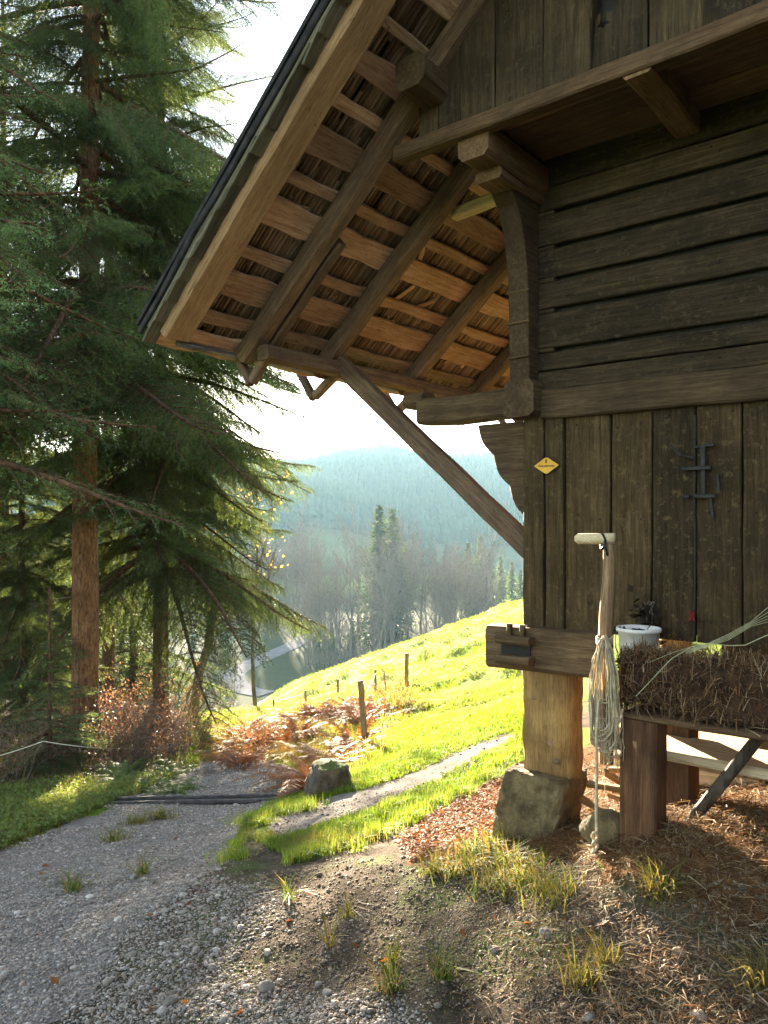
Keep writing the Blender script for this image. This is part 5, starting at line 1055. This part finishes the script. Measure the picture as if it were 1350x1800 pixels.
# hills across the valley
ang = np.linspace(R(-42), R(42), 150); rad_ = np.concatenate([np.linspace(230, 900, 70), np.linspace(930, 1400, 12)]); A_, R_ = np.meshgrid(ang, rad_)
def hill_h(A, Rr):
    q = np.tan(A) * F + CX
    sky_y = np.interp(q, [-300, 200, 480, 545, 600, 690, 735, 800, 925, 1100, 1500], [850, 840, 846, 840, 828, 822, 829, 829, 828, 835, 840])
    zr = EYE + (CY - sky_y) / F * 800
    t = np.clip((Rr - 300) / 500, 0, 1); base = VALLEY + 1 + (zr - VALLEY) * (t * t * (3 - 2 * t)) ** .8
    base = np.where(Rr > 800, base - (np.maximum(Rr - 800, 0) / 600) ** 1.3 * 40, base)
    sp = np.interp(q, [-300, 300, 470, 560, 640, 720, 800], [CY - 905, 18, 16, 10, -6, -25, -60])      # nearer spur on the left
    spur = EYE + sp / F * 470 - ((Rr - 470) / 120) ** 2 * 14
    k = 3.0; h = np.logaddexp(base / k, spur / k) * k
    return h + 3.0 * fbm(Rr * np.sin(A), Rr * np.cos(A), .012, 61) * np.clip((Rr - 300) / 100, 0, 1)
Zh = np.minimum(hill_h(A_, R_), 200); Zh = np.where(R_ < 300, np.maximum(np.minimum(Zh, VALLEY + .5), VALLEY - 1.0) - (300 - R_) * .03, Zh)
vs = np.stack([R_ * np.sin(A_), R_ * np.cos(A_), Zh], -1).reshape(-1, 3); nr_, na_ = A_.shape; ii, jj = np.meshgrid(np.arange(nr_ - 1), np.arange(na_ - 1), indexing='ij')
M['hillside'] = simple('hillside', (.035,.05,.02), (.09,.12,.03), .02, .95, 0)
o = link('hill', np_mesh('hill', vs, quads=np.stack([ii*na_+jj, (ii)*na_+jj+1, (ii+1)*na_+jj+1, (ii+1)*na_+jj], -1).reshape(-1, 4)[:, ::-1], smooth=True), M['hillside']); tag(o, kind='structure')
def hillz(x, y): r_ = np.hypot(x, y); a = np.arctan2(x, y); return np.minimum(hill_h(a, r_), 200)
r = np.random.default_rng(8); n = 19000; A1 = r.uniform(R(-26), R(26), n); R1 = np.sqrt(r.uniform(310 ** 2, 860 ** 2, n)); x, y = R1 * np.sin(A1), R1 * np.cos(A1); q = CX + F * x / y
clear = (fbm(x, y, .006, 91) > .62) | ((q > 735) & (q < 1100) & (R1 > 690) & (r.random(n) < .93)) | ((R1 < 380) & (fbm(x, y, .01, 93) > -.1))
x, y = x[~clear], y[~clear]; z = hillz(x, y); n = len(x)
sk = r.uniform(.8, 1.25, n) * 17; tv = []; tf = []; NS = 5; lev = [(.03, .22, .42), (.28, .175, .64), (.5, .125, .84), (.70, .075, 1.0)]
aN = np.arange(NS) * 6.2832 / NS
for (z0, rad0, z1) in lev:
    an = aN[None] + r.uniform(0, 6, (n, 1)); jit = r.uniform(.65, 1.25, (n, NS)); rx = rad0 * sk[:, None] * jit
    ring = np.stack([x[:, None] + np.cos(an) * rx, y[:, None] + np.sin(an) * rx, z[:, None] + sk[:, None] * (z0 + r.uniform(-.03, .03, (n, NS)))], -1); apex = np.stack([x, y, z + sk * z1], -1)[:, None]
    base = len(tv) and sum(len(t) for t in tv) or 0; blk = np.concatenate([ring, apex], 1).reshape(-1, 3); off = base + np.arange(n)[:, None, None] * (NS + 1); k = np.arange(NS); f = np.stack([k, (k + 1) % NS, np.full(NS, NS)], -1)[None] + off; tv.append(blk); tf.append(f.reshape(-1, 3))
o = link('hill_forest', np_mesh('hill_forest', np.concatenate(tv), tris=np.concatenate(tf)), M['farneedles']); tag(o, 'hazy conifer forest covering the hill across the valley', 'forest', kind='stuff')
# trees of the valley wood
def valley_spruce_mesh(seed, h=24.0):
    r = np.random.default_rng(seed); V_ = []; T_ = []; nb = 0
    for zz in np.arange(2.0, h - .3, .42):
        L = (h - zz) * .20 + .4; k = int(9)
        for j in range(k):
            a = r.uniform(0, 6.28); l = L * r.uniform(.6, 1.15); d = np.array([math.cos(a), math.sin(a), 0]); s_ = np.array([-d[1], d[0], 0]); p = np.array([0, 0, zz + r.uniform(-.2, .2)])
            for q in range(7):
                t = (q + r.uniform(.3, 1)) / 7; c_ = p + d * l * t + np.array([0, 0, -.32 * l * t + .08 * l * t * t]); w_ = l * .30 * (1.1 - t) + .08; e = s_ * r.choice([-1, 1])
                V_ += [c_, c_ + d * .22 + np.array([0, 0, -.05]), c_ + e * w_ + d * w_ * .5 + np.array([0, 0, -.25 * w_ - r.uniform(0, .25)]), c_ - d * .1 + np.array([0, 0, -.32 * r.uniform(.5, 1.2)])]
    v = np.array(V_); return np_mesh('crown', v, quads=np.arange(len(v)).reshape(-1, 4))
VS = [valley_spruce_mesh(i) for i in range(3)]; VT = trunk_mesh(24, .26, 77, n=8, rings=10)
def valley_tree(px, py_base, py_top, kind, label, group, i, d=None, name=None):
    d = d or (EYE - VALLEY) * F / (py_base - CY); x, y = (px - CX) / F * d, d; z = Hs(x, y) - .3
    h = EYE + (CY - py_top) / F * d - z; root = empty(name or ('valley_spruce' if kind == 's' else 'bare_tree'), (x, y, z), i * 1.3); tag(root, label, 'tree', group)
    if kind == 's': s_ = h / 24; root.scale = (s_ * 1.2, s_ * 1.2, s_); link('trunk', VT, M['greybark'], root); link('crown', VS[i % 3], M['needles'], root)
    else:
        me, tp = VB[i % len(VB)]; s_ = h / 14; root.scale = (s_ * 1.05, s_ * 1.05, s_); link('trunk', me, M['twig'], root)
    return root
VB = [bare_tree_mesh(70 + i, 12, .15, .55, 3, 6, .28) for i in range(5)]
valley_tree(667, 1150, 882, 's', 'left of the twin tall spruces towering over the bare valley wood', 'spruces of the valley wood', 0); valley_tree(690, 1148, 890, 's', 'second of the twin tall spruces towering over the valley wood', 'spruces of the valley wood', 1)
for i, (px_, pb, pt) in enumerate([(822, 1110, 950), (845, 1105, 938), (860, 1108, 965), (880, 1105, 975), (900, 1100, 985), (838, 1112, 985), (915, 1098, 1000), (790, 1118, 1010), (620, 1165, 1090), (560, 1170, 1100), (585, 1168, 1105)]):
    valley_tree(px_, pb, pt, 's', 'lower spruce in the group right of the bare valley trees' if i < 8 else 'small young spruce at the foot of the valley wood', 'lower spruces of the valley wood' if i < 8 else 'young spruces of the valley wood', i + 2)
rs = random.Random(77)
for i in range(84):
    px_ = rs.uniform(535, 860) if i < 64 else rs.uniform(440, 560); pb = rs.uniform(1108, 1178) if i < 64 else rs.uniform(1085, 1112); hh_ = rs.uniform(120, 235) * (1 - .25 * abs(px_ - 690) / 200)
    valley_tree(px_, pb, pb - hh_, 'b', 'leafless grey tree in the dense valley wood', 'bare trees of the valley wood', i)
for i in range(26):
    px_ = rs.uniform(300, 480); pb = rs.uniform(1078, 1118)
    valley_tree(px_, pb, pb - rs.uniform(80, 165), 'b', 'leafless grey tree in the dense valley wood', 'bare trees of the valley wood', i + 3)
for i, (px_, pb, pt) in enumerate([(395, 1090, 985), (425, 1085, 960), (350, 1092, 1000), (470, 1088, 990)]): valley_tree(px_, pb, pt, 's', 'spruce at the back of the valley wood beyond the lane', 'spruces beyond the lane', i)
r = np.random.default_rng(4); n = 18000; pxx = r.uniform(300, 900, n); d = (EYE - VALLEY) * F / (np.where(pxx < 535, r.uniform(1078, 1118, n), r.uniform(1105, 1182, n)) - CY); x, y = (pxx - CX) / F * d, d; z = H(x, y) + np.abs(r.normal(0, 1.0, n))
a = r.uniform(0, 6.28, n); L = r.uniform(.6, 1.8, n); P = np.stack([x, y, z], 1); dv = np.stack([np.cos(a) * .35 * L, np.sin(a) * .35 * L, L], 1); sv_ = np.stack([-np.sin(a), np.cos(a), 0 * a], 1) * .03
o = link('brushwood', np_mesh('brushwood', np.stack([P - sv_, P + sv_, P + dv], 1).reshape(-1, 3), tris=np.arange(3 * n).reshape(-1, 3)), M['twig']); tag(o, 'grey brushwood filling the floor of the valley wood', 'brushwood', kind='stuff')

# ================================================================== the haze in the air
hz = MB(); hz.box(-1530, 1530, -1530, 1530, -26, 86); o = link('haze', hz.mesh('haze'), None); o['kind'] = 'stuff'; tag(o, 'pale bluish haze filling the valley air', 'haze')
m, nt, out = mat_new('haze_air'); pv = N(nt, 'ShaderNodeVolumePrincipled'); pv.inputs['Color'].default_value = (.50, .79, 1.0, 1); pv.inputs['Density'].default_value = .00028; pv.inputs['Anisotropy'].default_value = .0
nt.links.new(pv.outputs[0], out.inputs['Volume']); o.data.materials.append(m)
